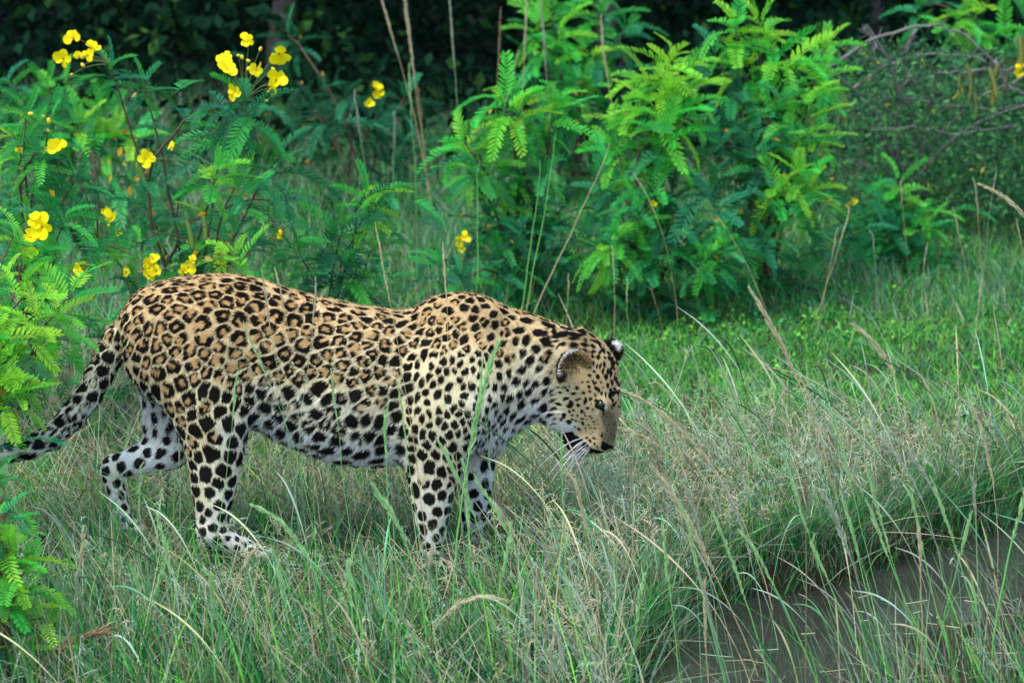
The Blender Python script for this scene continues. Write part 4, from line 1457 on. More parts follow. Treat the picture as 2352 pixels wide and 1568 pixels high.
    for v, u0, u1, w, e in [(765, 1318, 1352, .020, 0), (785, 1300, 1384, .052, 0), (812, 1282, 1404, .070, .02), (845, 1264, 1416, .078, .06),
                            (880, 1255, 1424, .080, .1), (915, 1253, 1428, .078, .16), (945, 1258, 1426, .070, .2), (970, 1268, 1421, .059, .14),
                            (992, 1279, 1417, .050, .02), (1012, 1291, 1413, .045, 0), (1028, 1304, 1402, .040, 0), (1041, 1314, 1352, .030, 0),
                            (1052, 1318, 1334, .016, 0)]:
        a, c = P(u0, v), P(u1, v)
        Hd.append((a[2], a[0] - hc[0], c[0] - hc[0], w, e))
    Hd = np.array(Hd)[::-1]
    s, (x, y, z) = region(hc - np.array([.15, .16, .2]), hc + np.array([.13, .16, .17]))
    lx = cy * (x - hc[0]) + sy_ * (y - hc[1])
    ly = -sy_ * (x - hc[0]) + cy * (y - hc[1])
    Z = z[0, 0, :]
    x0, x1, hw, eg = [lp(Hd, Z, c)[None, None, :] for c in (1, 2, 3, 4)]
    d = section(lx - (x0 + x1) / 2, ly, hw, (x1 - x0) / 2, eg, 2.15)
    d = d + np.maximum(np.maximum(Hd[0, 0] - z, z - Hd[-1, 0]), 0)
    merge(s, d, .03)

    def hl(u, v, yl):
        """head feature: picture position in the face's own profile, yl across the face"""
        q = P(u, v, 0)
        l = np.array([q[0] - hc[0], yl, 0])
        return np.array([hc[0] + cy * l[0] - sy_ * l[1], hc[1] + sy_ * l[0] + cy * l[1], q[2]])
    for sd in (-1, 1):
        ell(hl(1300, 930, sd * .058), (.045, .026, .05), .03)       # cheek muscle
        ell(hl(1368, 1008, sd * .026), (.034, .026, .028), .016)     # whisker pad
        ell(hl(1400, 915, sd * .040), (.016, .020, .018), .018)      # brow
    ell(hl(1398, 1018, 0), (.018, .020, .016), .012)                 # nose
    ell(hl(1330, 1044, 0), (.022, .024, .014), .012)                 # chin

    # ---- surface nets
    S = D < 0
    c = [S[i:n[0] - 1 + i, j:n[1] - 1 + j, k:n[2] - 1 + k] for i in (0, 1) for j in (0, 1) for k in (0, 1)]
    cnt = sum(q.astype(np.int8) for q in c)
    act = np.argwhere((cnt > 0) & (cnt < 8))
    offs = np.array([(i, j, k) for i in (0, 1) for j in (0, 1) for k in (0, 1)])
    val = np.stack([D[act[:, 0] + o[0], act[:, 1] + o[1], act[:, 2] + o[2]] for o in offs], 1)
    acc = np.zeros((len(act), 3))
    num = np.zeros(len(act))
    for i in range(8):
        for j in range(i + 1, 8):
            if np.abs(offs[i] - offs[j]).sum() != 1:
                continue
            m = (val[:, i] < 0) != (val[:, j] < 0)
            t = val[m, i] / (val[m, i] - val[m, j])
            acc[m] += offs[i] + t[:, None] * (offs[j] - offs[i])
            num[m] += 1
    V = lo + H * (act + acc / num[:, None])
    idx = np.full(n, -1, np.int32)
    idx[act[:, 0], act[:, 1], act[:, 2]] = np.arange(len(act))
    quads = []
    for a in range(3):
        b, c2 = (a + 1) % 3, (a + 2) % 3
        sl0 = [slice(1, -1)] * 3
        sl0[a] = slice(0, -1)
        sl1 = list(sl0)
        sl1[a] = slice(1, None)
        s0, s1 = S[tuple(sl0)], S[tuple(sl1)]
        ch = np.argwhere(s0 != s1)
        base = ch.copy()
        for q in range(3):
            if q != a:
                base[:, q] += 1
        eb, ec = np.eye(3, dtype=int)[b], np.eye(3, dtype=int)[c2]
        q4 = np.stack([idx[tuple((base - k).T)] for k in (0 * eb, eb, eb + ec, ec)], 1)
        flip = ~s0[tuple(ch.T)]
        q4[flip] = q4[flip][:, ::-1]
        quads.append(q4)
    quads = np.concatenate(quads)
    quads = quads[(quads >= 0).all(1)]
    # light relaxation of the grid steps
    e = np.concatenate([quads[:, [0, 1]], quads[:, [1, 2]], quads[:, [2, 3]], quads[:, [3, 0]]])
    for it in range(4):
        sm = np.zeros_like(V)
        dg = np.zeros(len(V))
        for cax in range(3):
            sm[:, cax] = np.bincount(e[:, 0], V[e[:, 1], cax], len(V)) + np.bincount(e[:, 1], V[e[:, 0], cax], len(V))
        dg = np.bincount(e[:, 0], minlength=len(V)) + np.bincount(e[:, 1], minlength=len(V))
        V += (0.5 if it % 2 == 0 else -0.4) * (sm / dg[:, None] - V)
    me0 = new_mesh("body_base", V, quads.ravel(), np.full(len(quads), 4))
    tmp = add_obj("tmp", me0)
    md = tmp.modifiers.new("s", 'SUBSURF')
    md.levels = md.render_levels = 1
    dg_ = bpy.context.evaluated_depsgraph_get()
    me = bpy.data.meshes.new_from_object(tmp.evaluated_get(dg_))
    bpy.data.objects.remove(tmp)
    me.name = "body"
    nv = len(me.vertices)
    VV = np.empty(nv * 3, np.float32)
    me.vertices.foreach_get("co", VV)
    VV = VV.reshape(-1, 3).astype(float)
    NN = np.empty(nv * 3, np.float32)
    me.vertices.foreach_get("normal", NN)
    NN = NN.reshape(-1, 3).astype(float)
    me.calc_loop_triangles()
    TT = np.empty(len(me.loop_triangles) * 3, np.int32)
    me.loop_triangles.foreach_get("vertices", TT)
    TT = TT.reshape(-1, 3)
    bvh = BVHTree.FromPolygons([tuple(p) for p in V], [tuple(q) for q in quads.tolist()])

    def hit(u, v):
        dd = Vector(ray(u, v)).normalized()
        h = bvh.ray_cast(Vector(CAM), dd)
        return (np.array(h[0]), np.array(h[1])) if h[0] is not None else (None, None)

    # ---- coat survey: u v y | hair flow du dv | hair mm | spot spacing, radius | rosette | stretch | tan..white
    N_ = -.12
    CPN = [
        (300, 720, -.07, -.5, .8, 9, 42, 16, .9, 1.2, .9), (350, 690, -.1, -.9, .4, 9, 44, 18, 1, 1.2, .97),
        (450, 680, -.1, -1, .15, 9, 46, 20, 1, 1.2, 1), (550, 690, -.1, -1, .2, 9, 47, 20, 1, 1.2, 1),
        (650, 725, -.11, -1, .3, 9, 48, 21, 1, 1.1, 1), (750, 750, N_, -1, .3, 9, 46, 20, .9, 1.1, .95),
        (850, 770, N_, -1, .3, 9, 42, 18, .85, 1.1, .9), (920, 785, N_, -1, .4, 9, 38, 15, .6, 1.1, .85),
        (400, 640, 0, -1, .1, 9, 34, 12, .35, 2.2, 1), (500, 632, 0, -1, 0, 9, 34, 12, .35, 2.2, 1),
        (600, 645, 0, -1, -.1, 9, 34, 12, .35, 2.2, 1), (700, 680, 0, -1, -.2, 9, 32, 12, .3, 2.2, 1),
        (800, 700, 0, -1, -.2, 9, 31, 11, .2, 2.2, 1), (900, 715, 0, -1, -.1, 9, 29, 10, .2, 2.2, 1),
        (350, 800, -.12, -.6, .8, 9, 46, 19, .9, 1.15, .95), (450, 800, -.13, -.7, .6, 9, 47, 20, .9, 1.1, .95),
        (550, 820, -.13, -.8, .6, 10, 42, 17, .8, 1.1, .85), (650, 825, N_, -.9, .5, 10, 44, 18, .8, 1.1, .8),
        (750, 845, N_, -.9, .5, 10, 43, 17, .7, 1.1, .75), (850, 865, N_, -.9, .5, 10, 41, 16, .55, 1.1, .7),
        (920, 885, N_, -.9, .6, 10, 37, 15, .3, 1.2, .65),
        (610, 920, N_, -.7, .7, 14, 42, 16, .4, 1.1, .5), (700, 940, N_, -.8, .6, 13, 44, 17, .4, 1.1, .5),
        (800, 960, N_, -.8, .6, 13, 45, 18, .3, 1.1, .5), (890, 980, N_, -.8, .6, 13, 42, 17, .1, 1.1, .5),
        (615, 990, -.09, -.6, .9, 17, 46, 16, 0, 1.5, .12), (700, 1025, -.1, -.7, .8, 16, 54, 16, 0, 1.5, .10),
        (800, 1045, -.1, -.7, .8, 16, 54, 17, 0, 1.5, .10), (900, 1040, -.1, -.7, .8, 15, 52, 17, 0, 1.4, .12),
        (380, 880, -.14, -.3, 1, 9, 47, 20, .5, 1.25, .92), (450, 920, -.15, -.2, 1, 9, 45, 19, .4, 1.25, .8),
        (530, 920, -.15, -.1, 1, 9, 39, 16, .35, 1.2, .65), (330, 850, -.09, -.2, 1, 9, 38, 15, .3, 1.5, .9),
        (460, 1000, -.14, .1, 1, 8, 46, 20, .15, 1.3, .75), (535, 1000, -.14, .1, 1, 8, 44, 18, .1, 1.2, .42),
        (500, 1070, -.13, .1, 1, 7, 46, 20, 0, 1.15, .55), (470, 1130, -.12, .1, 1, 7, 38, 15, 0, 1.1, .6),
        (515, 1140, -.12, .1, 1, 7, 39, 15, 0, 1.1, .4), (490, 1200, -.12, .2, 1, 6, 31, 11, 0, 1.1, .4),
        (545, 1245, -.12, .9, .4, 5, 25, 7, 0, 1.1, .2), (600, 1270, -.12, .9, .3, 5, 22, 6, 0, 1.1, .12),
        (1060, 690, -.05, -.9, .1, 8, 32, 11, .45, 1.3, 1), (1000, 740, -.1, -.7, .5, 8, 33, 12, .5, 1.3, 1),
        (1080, 760, -.1, -.6, .6, 8, 33, 12, .55, 1.2, 1), (980, 850, -.14, -.3, 1, 8, 28, 9.5, 0, 1.7, .78),
        (1040, 850, -.14, -.2, 1, 8, 26, 8.5, 0, 1.5, .72), (1110, 850, -.13, -.2, 1, 8, 29, 9, 0, 1.3, .7),
        (960, 950, -.15, -.1, 1, 8, 27, 9.5, 0, 1.6, .72), (1040, 955, -.15, -.1, 1, 8, 29, 10, 0, 1.3, .65),
        (1100, 930, -.13, -.1, 1, 10, 30, 9, 0, 1.2, .5),
        (960, 1030, -.15, 0, 1, 8, 34, 13, 0, 1.2, .62), (1020, 1040, -.15, 0, 1, 8, 34, 13, .15, 1.2, .62),
        (980, 1100, -.14, 0, 1, 7, 37, 14.5, .05, 1.15, .55), (1000, 1180, -.13, 0, 1, 6, 35, 13, 0, 1.1, .45),
        (990, 1250, -.13, .1, 1, 6, 29, 10, 0, 1.1, .3), (1030, 1305, -.12, .8, .5, 5, 24, 7, 0, 1.1, .15),
        (1150, 730, -.06, -.9, .4, 9, 35, 12, .3, 1.6, 1), (1250, 760, -.06, -.9, .4, 9, 36, 13, .2, 1.7, 1),
        (1330, 780, -.04, -.9, .4, 9, 32, 12, 0, 1.5, .92), (1150, 800, -.1, -.6, .8, 9, 34, 11, .35, 1.2, .95),
        (1220, 825, -.09, -.6, .8, 12, 36, 10, .1, 1.2, .6), (1180, 900, -.1, -.4, .9, 13, 35, 10.5, .1, 1.2, .5),
        (1240, 900, -.09, -.7, .6, 13, 38, 9, 0, 1.2, .48), (1230, 945, -.08, -.7, .6, 14, 36, 11, 0, 1.5, .2),
        (1130, 975, -.1, -.2, 1, 13, 29, 9, 0, 1.2, .2), (1150, 1020, -.06, 0, 1, 18, 27, 6.5, 0, 1.2, .03),
        (1120, 1040, 0, 0, 1, 16, 36, 10, 0, 2.2, .03),
        (1330, 850, -.1, -.5, -.6, 4, 60, 4, 0, 1, .98), (1400, 830, -.03, -.3, -1, 4, 60, 4, 0, 1, .98), (1300, 930, -.09, -.7, -.3, 4, 60, 4, 0, 1, .82),
        (1390, 960, -.04, -.2, -1, 3, 60, 4, 0, 1, .92), (1360, 1010, -.07, -.6, -.5, 3.5, 60, 4, 0, 1, .92), (1320, 1040, -.04, -.7, .3, 5, 60, 4, 0, 1, .3),
        (270, 790, -.03, -.5, .9, 10, 40, 16, .3, 1.2, .6), (225, 860, -.04, -.5, .9, 11, 42, 18, .3, 1.2, .5), (180, 940, -.04, -.6, .8, 12, 44, 18, .15, 1.2, .4),
        (100, 1010, -.04, -.9, .4, 12, 44, 18, .1, 1.3, .35), (0, 1043, -.04, -1, .1, 12, 44, 18, 0, 1.3, .2), (-90, 1048, -.04, -1, 0, 12, 44, 18, 0, 1.3, .2),
        # far legs, inner faces
        (345, 900, .06, -.2, 1, 16, 40, 10, 0, 1.8, .02), (390, 960, .06, -.2, 1, 14, 42, 11, 0, 1.7, .02), (400, 1030, .06, -.8, .5, 10, 42, 13, 0, 1.4, .02),
        (320, 1050, .07, -.9, .4, 8, 40, 13, 0, 1.3, .05), (250, 1085, .07, 0, 1, 7, 34, 12, 0, 1.2, .35), (275, 1150, .07, .1, 1, 6, 30, 10, 0, 1.2, .2),
        (305, 1210, .07, .8, .4, 5, 24, 7, 0, 1.2, .12), (1090, 1080, .05, 0, 1, 8, 36, 12, 0, 1.5, .02), (1095, 1150, .06, 0, 1, 7, 36, 13, 0, 1.2, .02),
        (1088, 1220, .06, 0, 1, 6, 32, 10, 0, 1.2, .04), (1110, 1285, .06, .8, .5, 5, 24, 7, 0, 1.1, .08),
    ]
    cp, ca = [], []
    for r in CPN:
        cp.append(P(r[0], r[1], r[2]))
        f = unit([r[3], 0, -r[4]])
        ca.append([*f, *r[5:]])
        if r[2] < 0 and r[0] > 300 and not (r[1] > 1090):       # far flank mirrors the near one
            q = P(r[0], r[1], r[2])
            q[1] = -q[1]
            cp.append(q)
            ca.append([*f, *r[5:]])
    cp, ca = np.array(cp), np.array(ca)

    def coat(p):
        out = np.zeros((len(p), ca.shape[1]))
        for i in range(0, len(p), 40000):
            q = p[i:i + 40000]
            d2 = (q * q).sum(1)[:, None] + (cp * cp).sum(1)[None] - 2 * q @ cp.T
            w = 1.0 / (np.maximum(d2, 0) + 2e-4) ** 2.2
            w /= w.sum(1, keepdims=True)
            out[i:i + 40000] = w @ ca
        return out

    CA = coat(VV)
    NF = len(TT)
    # ---- throw the spots: dart throwing with the surveyed spacing
    head_c = P(1325, 900, 0)
    order = rng.permutation(nv)[:50000]
    uu, vv = proj(VV)
    on_head = (uu > 1262) & (vv > 772) & (VV[:, 0] > P(1262, 900)[0])
    spots = []
    order = order[~on_head[order]]
    cpos, csp = VV[order], CA[order, 4] * PX * np.where(VV[order, 2] < .30, .70, .61)
    alive = np.ones(len(order), bool)
    for j in range(len(order)):
        if not alive[j]:
            continue
        i = order[j]
        fl = CA[i, :3] - NN[i] * (CA[i, :3] @ NN[i])
        fl = fl / (np.linalg.norm(fl) + 1e-6)
        st = max(1.0, CA[i, 7] * .8)
        rest = np.flatnonzero(alive[j:]) + j
        dv = cpos[rest] - cpos[j]
        along = dv @ fl
        dd = (dv * dv).sum(1) - along ** 2 + (along / st) ** 2 * (1 + .25 * (st - 1))
        alive[rest[dd < (.5 * (csp[rest] + csp[j])) ** 2]] = False
        spots.append(i)
    # ---- spots and rosettes become soft blobs
    B, R, SPT = [], [], []
    for sid, i in enumerate(spots):
        p, nn, a = VV[i], NN[i], CA[i]
        e1 = a[:3] - nn * (a[:3] @ nn)
        e1 /= np.linalg.norm(e1) + 1e-6
        ang = rng.normal(0, .25)
        e2 = np.cross(nn, e1)
        e1, e2 = e1 * math.cos(ang) + e2 * math.sin(ang), e2 * math.cos(ang) - e1 * math.sin(ang)
        r = a[5] * PX * rng.uniform(.92, 1.2)
        st = max(1.0, a[7] * rng.uniform(.8, 1.25))
        sa, sb = r * math.sqrt(st), r / math.sqrt(st)
        SPT.append((p, e1, e2, nn, sa, sb, sid, a[4] * PX))
        if rng.rand() < min(1, a[6] * 1.25):
            ring = rng.uniform(.64, .80)
            m = rng.choice([3, 4, 4, 5, 5, 6])
            th0 = rng.rand() * 6.283
            gap = rng.randint(m) if rng.rand() < .55 else -1
            for j in range(m):
                if j == gap and m > 3:
                    continue
                th = th0 + 6.283 * j / m + rng.normal(0, .16)
                br = rng.uniform(.40, .54) if m > 3 else rng.uniform(.46, .58)
                q = p + e1 * (sa * ring * math.cos(th)) + e2 * (sb * ring * math.sin(th))
                t1 = e2 * math.cos(th) - e1 * math.sin(th)
                t2 = np.cross(nn, t1)
                B.append((q, t1, t2, nn, r * br * rng.uniform(1.0, 1.45), r * br * .85, sid))
            R.append((p, e1, e2, nn, sa * .9, sb * .9, sid))
        else:
            B.append((p, e1, e2, nn, sa * .98, sb * .98, sid))
            if rng.rand() < .25:
                q = p + e1 * sa * rng.uniform(-.7, .7) + e2 * sb * rng.uniform(-.7, .7)
                B.append((q, e1, e2, nn, r * .6, r * .6, sid))
            if a[8] > .45 and rng.rand() < .5:
                R.append((p, e1, e2, nn, sa * .8, sb * .8, sid))

    # ---- the face, spot by spot (read off an enlargement: x, y, rx, ry, turn)
    FS = [(85, 75, 22, 30, 0), (180, 45, 35, 25, 0), (270, 80, 28, 38, 0), (385, 110, 50, 28, 0), (420, 50, 70, 18, 10), (540, 110, 55, 18, 15),
          (500, 155, 55, 26, 0), (620, 170, 25, 20, 45), (620, 225, 42, 22, 25), (610, 285, 38, 23, 20), (695, 300, 25, 23, 0), (500, 230, 46, 28, 0),
          (375, 215, 38, 26, -20), (315, 245, 30, 13, -40), (310, 185, 30, 18, -15), (250, 235, 28, 15, 0), (215, 160, 30, 30, 0), (140, 155, 35, 26, -30),
          (220, 290, 45, 18, 5), (35, 195, 28, 28, 0), (75, 255, 28, 25, 0), (140, 330, 18, 18, 0), (65, 355, 20, 22, 0), (140, 435, 18, 28, 0),
          (25, 520, 22, 32, 0), (200, 400, 8, 35, 20), (163, 550, 11, 18, 0), (165, 600, 12, 18, 0), (145, 645, 16, 22, 0), (150, 750, 14, 18, 0),
          (75, 630, 12, 22, 0), (240, 520, 16, 18, 0), (630, 360, 32, 20, 25), (690, 355, 28, 20, 25), (755, 355, 25, 23, 0), (690, 425, 14, 22, 0),
          (730, 455, 14, 25, 10), (770, 455, 13, 35, 10), (810, 440, 13, 30, 0), (850, 505, 16, 33, 0), (650, 475, 25, 11, -10), (700, 515, 18, 15, 0),
          (655, 555, 20, 17, 0), (745, 565, 23, 31, 0), (830, 575, 21, 31, 10), (800, 510, 14, 33, 0), (690, 615, 14, 21, 0), (630, 625, 18, 15, 0),
          (720, 645, 17, 20, 0), (655, 685, 17, 17, 0), (570, 630, 15, 11, -15), (490, 630, 12, 8, -15), (525, 685, 20, 20, 0), (440, 670, 14, 12, 0),
          (385, 685, 16, 10, -15), (325, 675, 18, 12, -20), (262, 705, 26, 20, -30), (335, 735, 20, 17, 0), (270, 755, 17, 20, 0), (415, 715, 22, 15, -30),
          (485, 740, 31, 18, 0), (595, 745, 20, 21, 0), (660, 735, 16, 13, 0), (730, 695, 15, 20, 10), (755, 720, 13, 20, 10), (785, 750, 15, 23, 0),
          (710, 770, 14, 23, 0), (675, 810, 17, 17, 0), (850, 665, 13, 30, 0), (890, 640, 15, 17, 0), (780, 630, 12, 16, 0), (805, 680, 8, 10, 0),
          (830, 760, 11, 34, 0), (880, 760, 16, 55, 0), (610, 835, 20, 38, 20), (535, 820, 30, 16, -15), (395, 800, 42, 22, -20), (450, 860, 26, 32, 0),
          (430, 880, 24, 14, 0), (320, 855, 37, 17, 0), (265, 820, 37, 13, -20), (185, 855, 25, 21, 0), (140, 900, 28, 19, 0), (270, 910, 36, 17, 0),
          (535, 885, 20, 17, 0), (630, 910, 21, 15, -20), (675, 860, 12, 10, 0), (435, 940, 15, 21, 0), (485, 925, 14, 15, 0), (565, 945, 18, 17, 0),
          (600, 965, 12, 13, 0), (380, 985, 26, 28, 0), (475, 980, 23, 13, 0), (530, 985, 12, 12, 0), (610, 990, 12, 11, 0), (690, 920, 11, 19, 20),
          (660, 1000, 18, 9, -20), (575, 1020, 18, 15, 0), (685, 1020, 15, 9, 0), (625, 1030, 13, 8, 0), (700, 1050, 15, 9, -20), (735, 1030, 8, 9, 0),
          (350, 1025, 15, 23, -30), (295, 1055, 18, 11, 20), (430, 1055, 23, 23, 0), (470, 1035, 15, 13, 0), (515, 1050, 12, 18, 0), (285, 1020, 15, 9, 0),
          (270, 1075, 9, 11, 0), (550, 1060, 6, 10, 0), (585, 1070, 16, 15, 0), (635, 1085, 16, 9, 0), (705, 1080, 12, 9, 0), (490, 1110, 10, 10, 0),
          (525, 1130, 17, 17, 0), (555, 1150, 11, 19, 0), (600, 1115, 12, 11, 0), (660, 1120, 17, 11, 0), (620, 1150, 10, 9, 0), (665, 1180, 11, 7, 0),
          (715, 1130, 13, 6, 0), (690, 1160, 8, 5, 0), (745, 1080, 8, 6, 0), (790, 1200, 13, 15, 0), (700, 1225, 17, 13, 0), (735, 1230, 8, 8, 0),
          (620, 1230, 12, 15, 0), (655, 1260, 13, 24, -25), (705, 1295, 12, 11, 0), (720, 1265, 8, 8, 0), (740, 1315, 15, 9, 0), (190, 1050, 24, 42, -20),
          (235, 975, 42, 18, 0), (275, 1135, 9, 12, 0), (330, 1190, 11, 24, 0), (880, 370, 36, 22, 30), (800, 290, 18, 28, -30), (865, 315, 26, 18, 30),
          (750, 200, 38, 16, 45), (700, 190, 34, 13, 45), (700, 245, 32, 14, 40), (770, 250, 24, 14, 45), (760, 300, 16, 22, 0), (820, 365, 16, 26, -20), (905, 420, 26, 22, 0),
          (885, 470, 16, 30, 0), (882, 535, 16, 30, 0), (920, 490, 13, 20, 0), (925, 545, 11, 13, 0), (920, 600, 17, 22, 0), (955, 645, 13, 32, -15),
          (940, 735, 15, 15, 0), (965, 770, 9, 22, 0), (915, 860, 15, 20, 20), (940, 845, 9, 14, 0), (908, 812, 12, 14, 0), (932, 885, 8, 9, 0), (960, 820, 8, 14, 0),
          (900, 900, 7, 7, 0), (925, 700, 10, 14, 0), (985, 690, 12, 26, 0), (770, 1130, 6, 5, 0), (760, 1180, 6, 5, 0), (930, 350, 20, 16, 30)]
    FK = [(770, 866, 52, 48, 0), (808, 915, 18, 56, 5), (735, 830, 34, 16, 20), (785, 900, 34, 30, 0),                        # eye rim, tear line
          (450, 1230, 92, 62, 25), (400, 1210, 50, 40, 0), (540, 1275, 75, 62, 30), (440, 1320, 78, 55, 20), (520, 1360, 60, 34, 0),   # lip patch
          (600, 1310, 38, 26, 30), (640, 1335, 34, 18, 25), (690, 1352, 50, 12, 5), (740, 1372, 90, 16, 0),
          (825, 1318, 42, 32, 15), (870, 1335, 36, 20, 0), (800, 1285, 18, 16, 0)]                    # nose leather
    FW = [(842, 905, 9, 34, 8), (738, 952, 13, 22, 20), (380, 1110, 110, 45, -10), (290, 1130, 70, 70, 0), (300, 1220, 40, 90, -20),
          (430, 1430, 90, 50, 20), (350, 1350, 60, 70, 20), (150, 1000, 90, 40, 10), (700, 1180, 1, 1, 0)]
    FG = [(880, 1120, 75, 190, 4), (830, 1010, 45, 70, 0), (850, 1240, 60, 60, 0)]                    # grey-brown muzzle bridge
    FE = [(520, 450, 120, 75, 15), (600, 420, 70, 50, 20), (450, 500, 80, 50, -10)]                   # tufts before the ear
    FD = [(400, 390, 50, 60, 20), (350, 420, 40, 60, 15), (470, 350, 60, 24, 15)]                      # shade at the ear root, put into the coat colour
    zk = 260 / 1199.0

    def face(tab):
        t = np.array(tab, float)
        t[:, 0] = (1240 + t[:, 0] * zk) * .98
        t[:, 1] = (760 + t[:, 1] * zk) * .98
        t[:, 2:4] *= zk * .98
        t[:, 4] = np.radians(t[:, 4])
        return t
    _fr = np.random.RandomState(3)
    for _k in range(46):
        FS.append((_fr.uniform(880, 1020), _fr.uniform(330, 920), _fr.uniform(7, 13), _fr.uniform(11, 24), _fr.uniform(-10, 10)))
    for _k in range(70):
        FS.append((_fr.uniform(770, 960), _fr.uniform(960, 1260), _fr.uniform(3, 6), _fr.uniform(3, 6), 0))
    FS, FK, FW, FG, FE, FD = face(FS), face(FK), face(FW), face(FG), face(FE), face(FD)

    C_TAN, C_CREAM, C_WHITE = lin(208, 177, 127), lin(216, 204, 164), lin(234, 234, 230)
    C_ROS, C_BLACK = lin(176, 134, 80), lin(4, 5, 6)

    def paint(p, nrm, ca_=None, hair=None):
        """coat colour at surface points"""
        a = coat(p) if ca_ is None else ca_
        w = p + .0032 * np.stack([noise3(p + k * 7.7, 75) for k in range(3)], 1) + .0016 * np.stack([noise3(p + k * 3.1 + 5, 190) for k in range(3)], 1)
        if hair is not None:
            w = w - hair * .25
        o = np.argsort(w[:, 0])
        xs = w[o, 0]

        W_ = np.ascontiguousarray(w[o])
        N1 = np.full(len(p), 9.0)
        N2 = np.full(len(p), 9.0)
        own = np.full(len(p), -1)
        for q, e1, e2, nn, sa, sb, sid, sp in SPT:
            m = sp * 1.5
            i0, i1 = np.searchsorted(xs, (q[0] - m, q[0] + m))
            d = W_[i0:i1] - q
            near = np.flatnonzero((np.abs(d[:, 1]) < m) & (np.abs(d[:, 2]) < m))
            d = d[near]
            k = math.sqrt(sa * sb)
            r_ = np.sqrt((d @ e1 * (k / sa)) ** 2 + (d @ e2 * (k / sb)) ** 2 + (d @ nn) ** 2) - .5 * k
            ii = near + i0
            a1 = N1[ii]
            lt = r_ < a1
            N2[ii] = np.where(lt, a1, np.minimum(N2[ii], r_))
            N1[ii] = np.where(lt, r_, a1)
            own[ii[lt]] = sid
        gapw = smooth(.0022, .0062, N2 - N1)

        def field(L, power):
            F = np.zeros(len(p))
            for q, e1, e2, nn, sa, sb, sid in L:
                m = max(sa, sb) * 1.7
                i0, i1 = np.searchsorted(xs, (q[0] - m, q[0] + m))
                ii = np.flatnonzero(own[i0:i1] == sid) + i0
                d = W_[ii] - q
                r2 = (d @ e1 / sa) ** 2 + (d @ e2 / sb) ** 2 + (d @ nn / (1.5 * max(sa, sb))) ** 2
                F[ii] += np.exp(-.693 * np.minimum(r2, 9) ** power)
            F *= gapw
            out_ = np.empty(len(p))
            out_[o] = F
            return out_
        F = field(B, 2.0)
        Rf = np.clip(field(R, 1.5), 0, 1)
        hue = np.clip(a[:, 8], 0, 1) ** 1.2
        hue = np.where(p[:, 0] < .14, hue * (.80 + .20 * smooth(.50, .64, p[:, 2])), hue)
        # pale underside and inner faces
        under = smooth(-.15, -.75, nrm[:, 2]) * smooth(.55, .45, p[:, 2]) * smooth(.20, .16, p[:, 0])
        hue = hue * (1 - under * .9)
        col = np.where(hue[:, None] > .5, hexmix(C_CREAM, C_TAN, np.clip((hue - .5) * 2, 0, 1)), hexmix(C_WHITE, C_CREAM, np.clip(hue * 2, 0, 1)))
        col *= (1 + .10 * noise3(p, 9) + .06 * noise3(p, 40))[:, None]
        col = hexmix(col, C_ROS, Rf * .8 * smooth(.2, .55, hue))
        mud_ = smooth(.11, .03, p[:, 2] + .02 * noise3(p, 60)) * .85
        col = hexmix(col, lin(150, 134, 108), mud_)
        # soft tan patch under the tail
        s_c = P(313, 818, -.02)
        col = hexmix(col, lin(205, 150, 95), smooth(.040, .022, np.linalg.norm(p - s_c, axis=1)))
        blk = smooth(.34, .62, F)
        # face
        u, v = proj(w)
        hm = (u > 1236) & (v > 752) & (np.abs(p[:, 1]) < .16)
        ii = np.flatnonzero(hm)
        if len(ii):
            def ff(t, power):
                f = np.zeros(len(ii))
                for (x, y, rx, ry, tn) in t:
                    dx, dy = u[ii] - x, v[ii] - y
                    c_, s_ = math.cos(tn), math.sin(tn)
                    r2 = ((dx * c_ + dy * s_) / rx) ** 2 + ((dy * c_ - dx * s_) / ry) ** 2
                    f += np.exp(-.693 * np.minimum(r2, 9) ** power)
                return f
            ch = col[ii]
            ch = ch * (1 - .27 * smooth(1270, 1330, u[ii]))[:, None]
            ch = hexmix(ch, C_WHITE * .95, np.clip(ff(FW, 1.5), 0, 1) * .95)
            g = np.clip(ff(FG, 1.5), 0, 1)
            ch = hexmix(ch, lin(86, 78, 64) * (1 + .45 * noise3(p[ii], 420))[:, None], g * .8)
            fe = np.clip(ff(FE, 1.5), 0, 1)
            streak = .5 + .5 * noise3(p[ii] * np.array([1, 1, .45]), 330)
            ch = hexmix(ch, hexmix(np.tile(lin(206, 178, 124), (len(ii), 1)), np.tile(lin(92, 70, 42), (len(ii), 1)), smooth(.25, .7, streak)), fe * .75)
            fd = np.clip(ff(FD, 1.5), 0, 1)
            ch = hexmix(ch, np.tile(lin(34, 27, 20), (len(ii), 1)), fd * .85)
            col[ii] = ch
            fs = ff(FS, 2.0)
            fk = ff(FK, 2.5)
            inh = smooth(1245, 1262, u[ii])
            b0 = blk[ii]
            blk[ii] = np.maximum(np.maximum(b0, smooth(.22, .5, fs) * inh), smooth(.35, .6, fk))
        col = hexmix(col, C_BLACK * (1 + 1.2 * smooth(.4, .9, hue))[:, None], blk * .985)
        return col

    colv = paint(VV, NN, CA)
    set_col(me, colv)
    root = thing("leopard", "spotted leopard walking right through grass with its head lowered", "leopard", tuple(P(760, 1300, 0) * np.array([1, 1, 0])))
    off = np.array(root.location)
    shift = Matrix.Translation(-Vector(off))
    m_skin = mat("leopard_skin", attr="col", rough=.8, spec=.05)
    m_fur = mat("leopard_fur", attr="col", rough=.8, spec=.05)
    me.transform(shift)
    me.polygons.foreach_set("use_smooth", np.ones(len(me.polygons), bool))
    add_obj("body", me, m_skin, root)

    # ---- fur
    tri = VV[TT]
    nrm_t = np.cross(tri[:, 1] - tri[:, 0], tri[:, 2] - tri[:, 0])
    area = np.linalg.norm(nrm_t, axis=1)
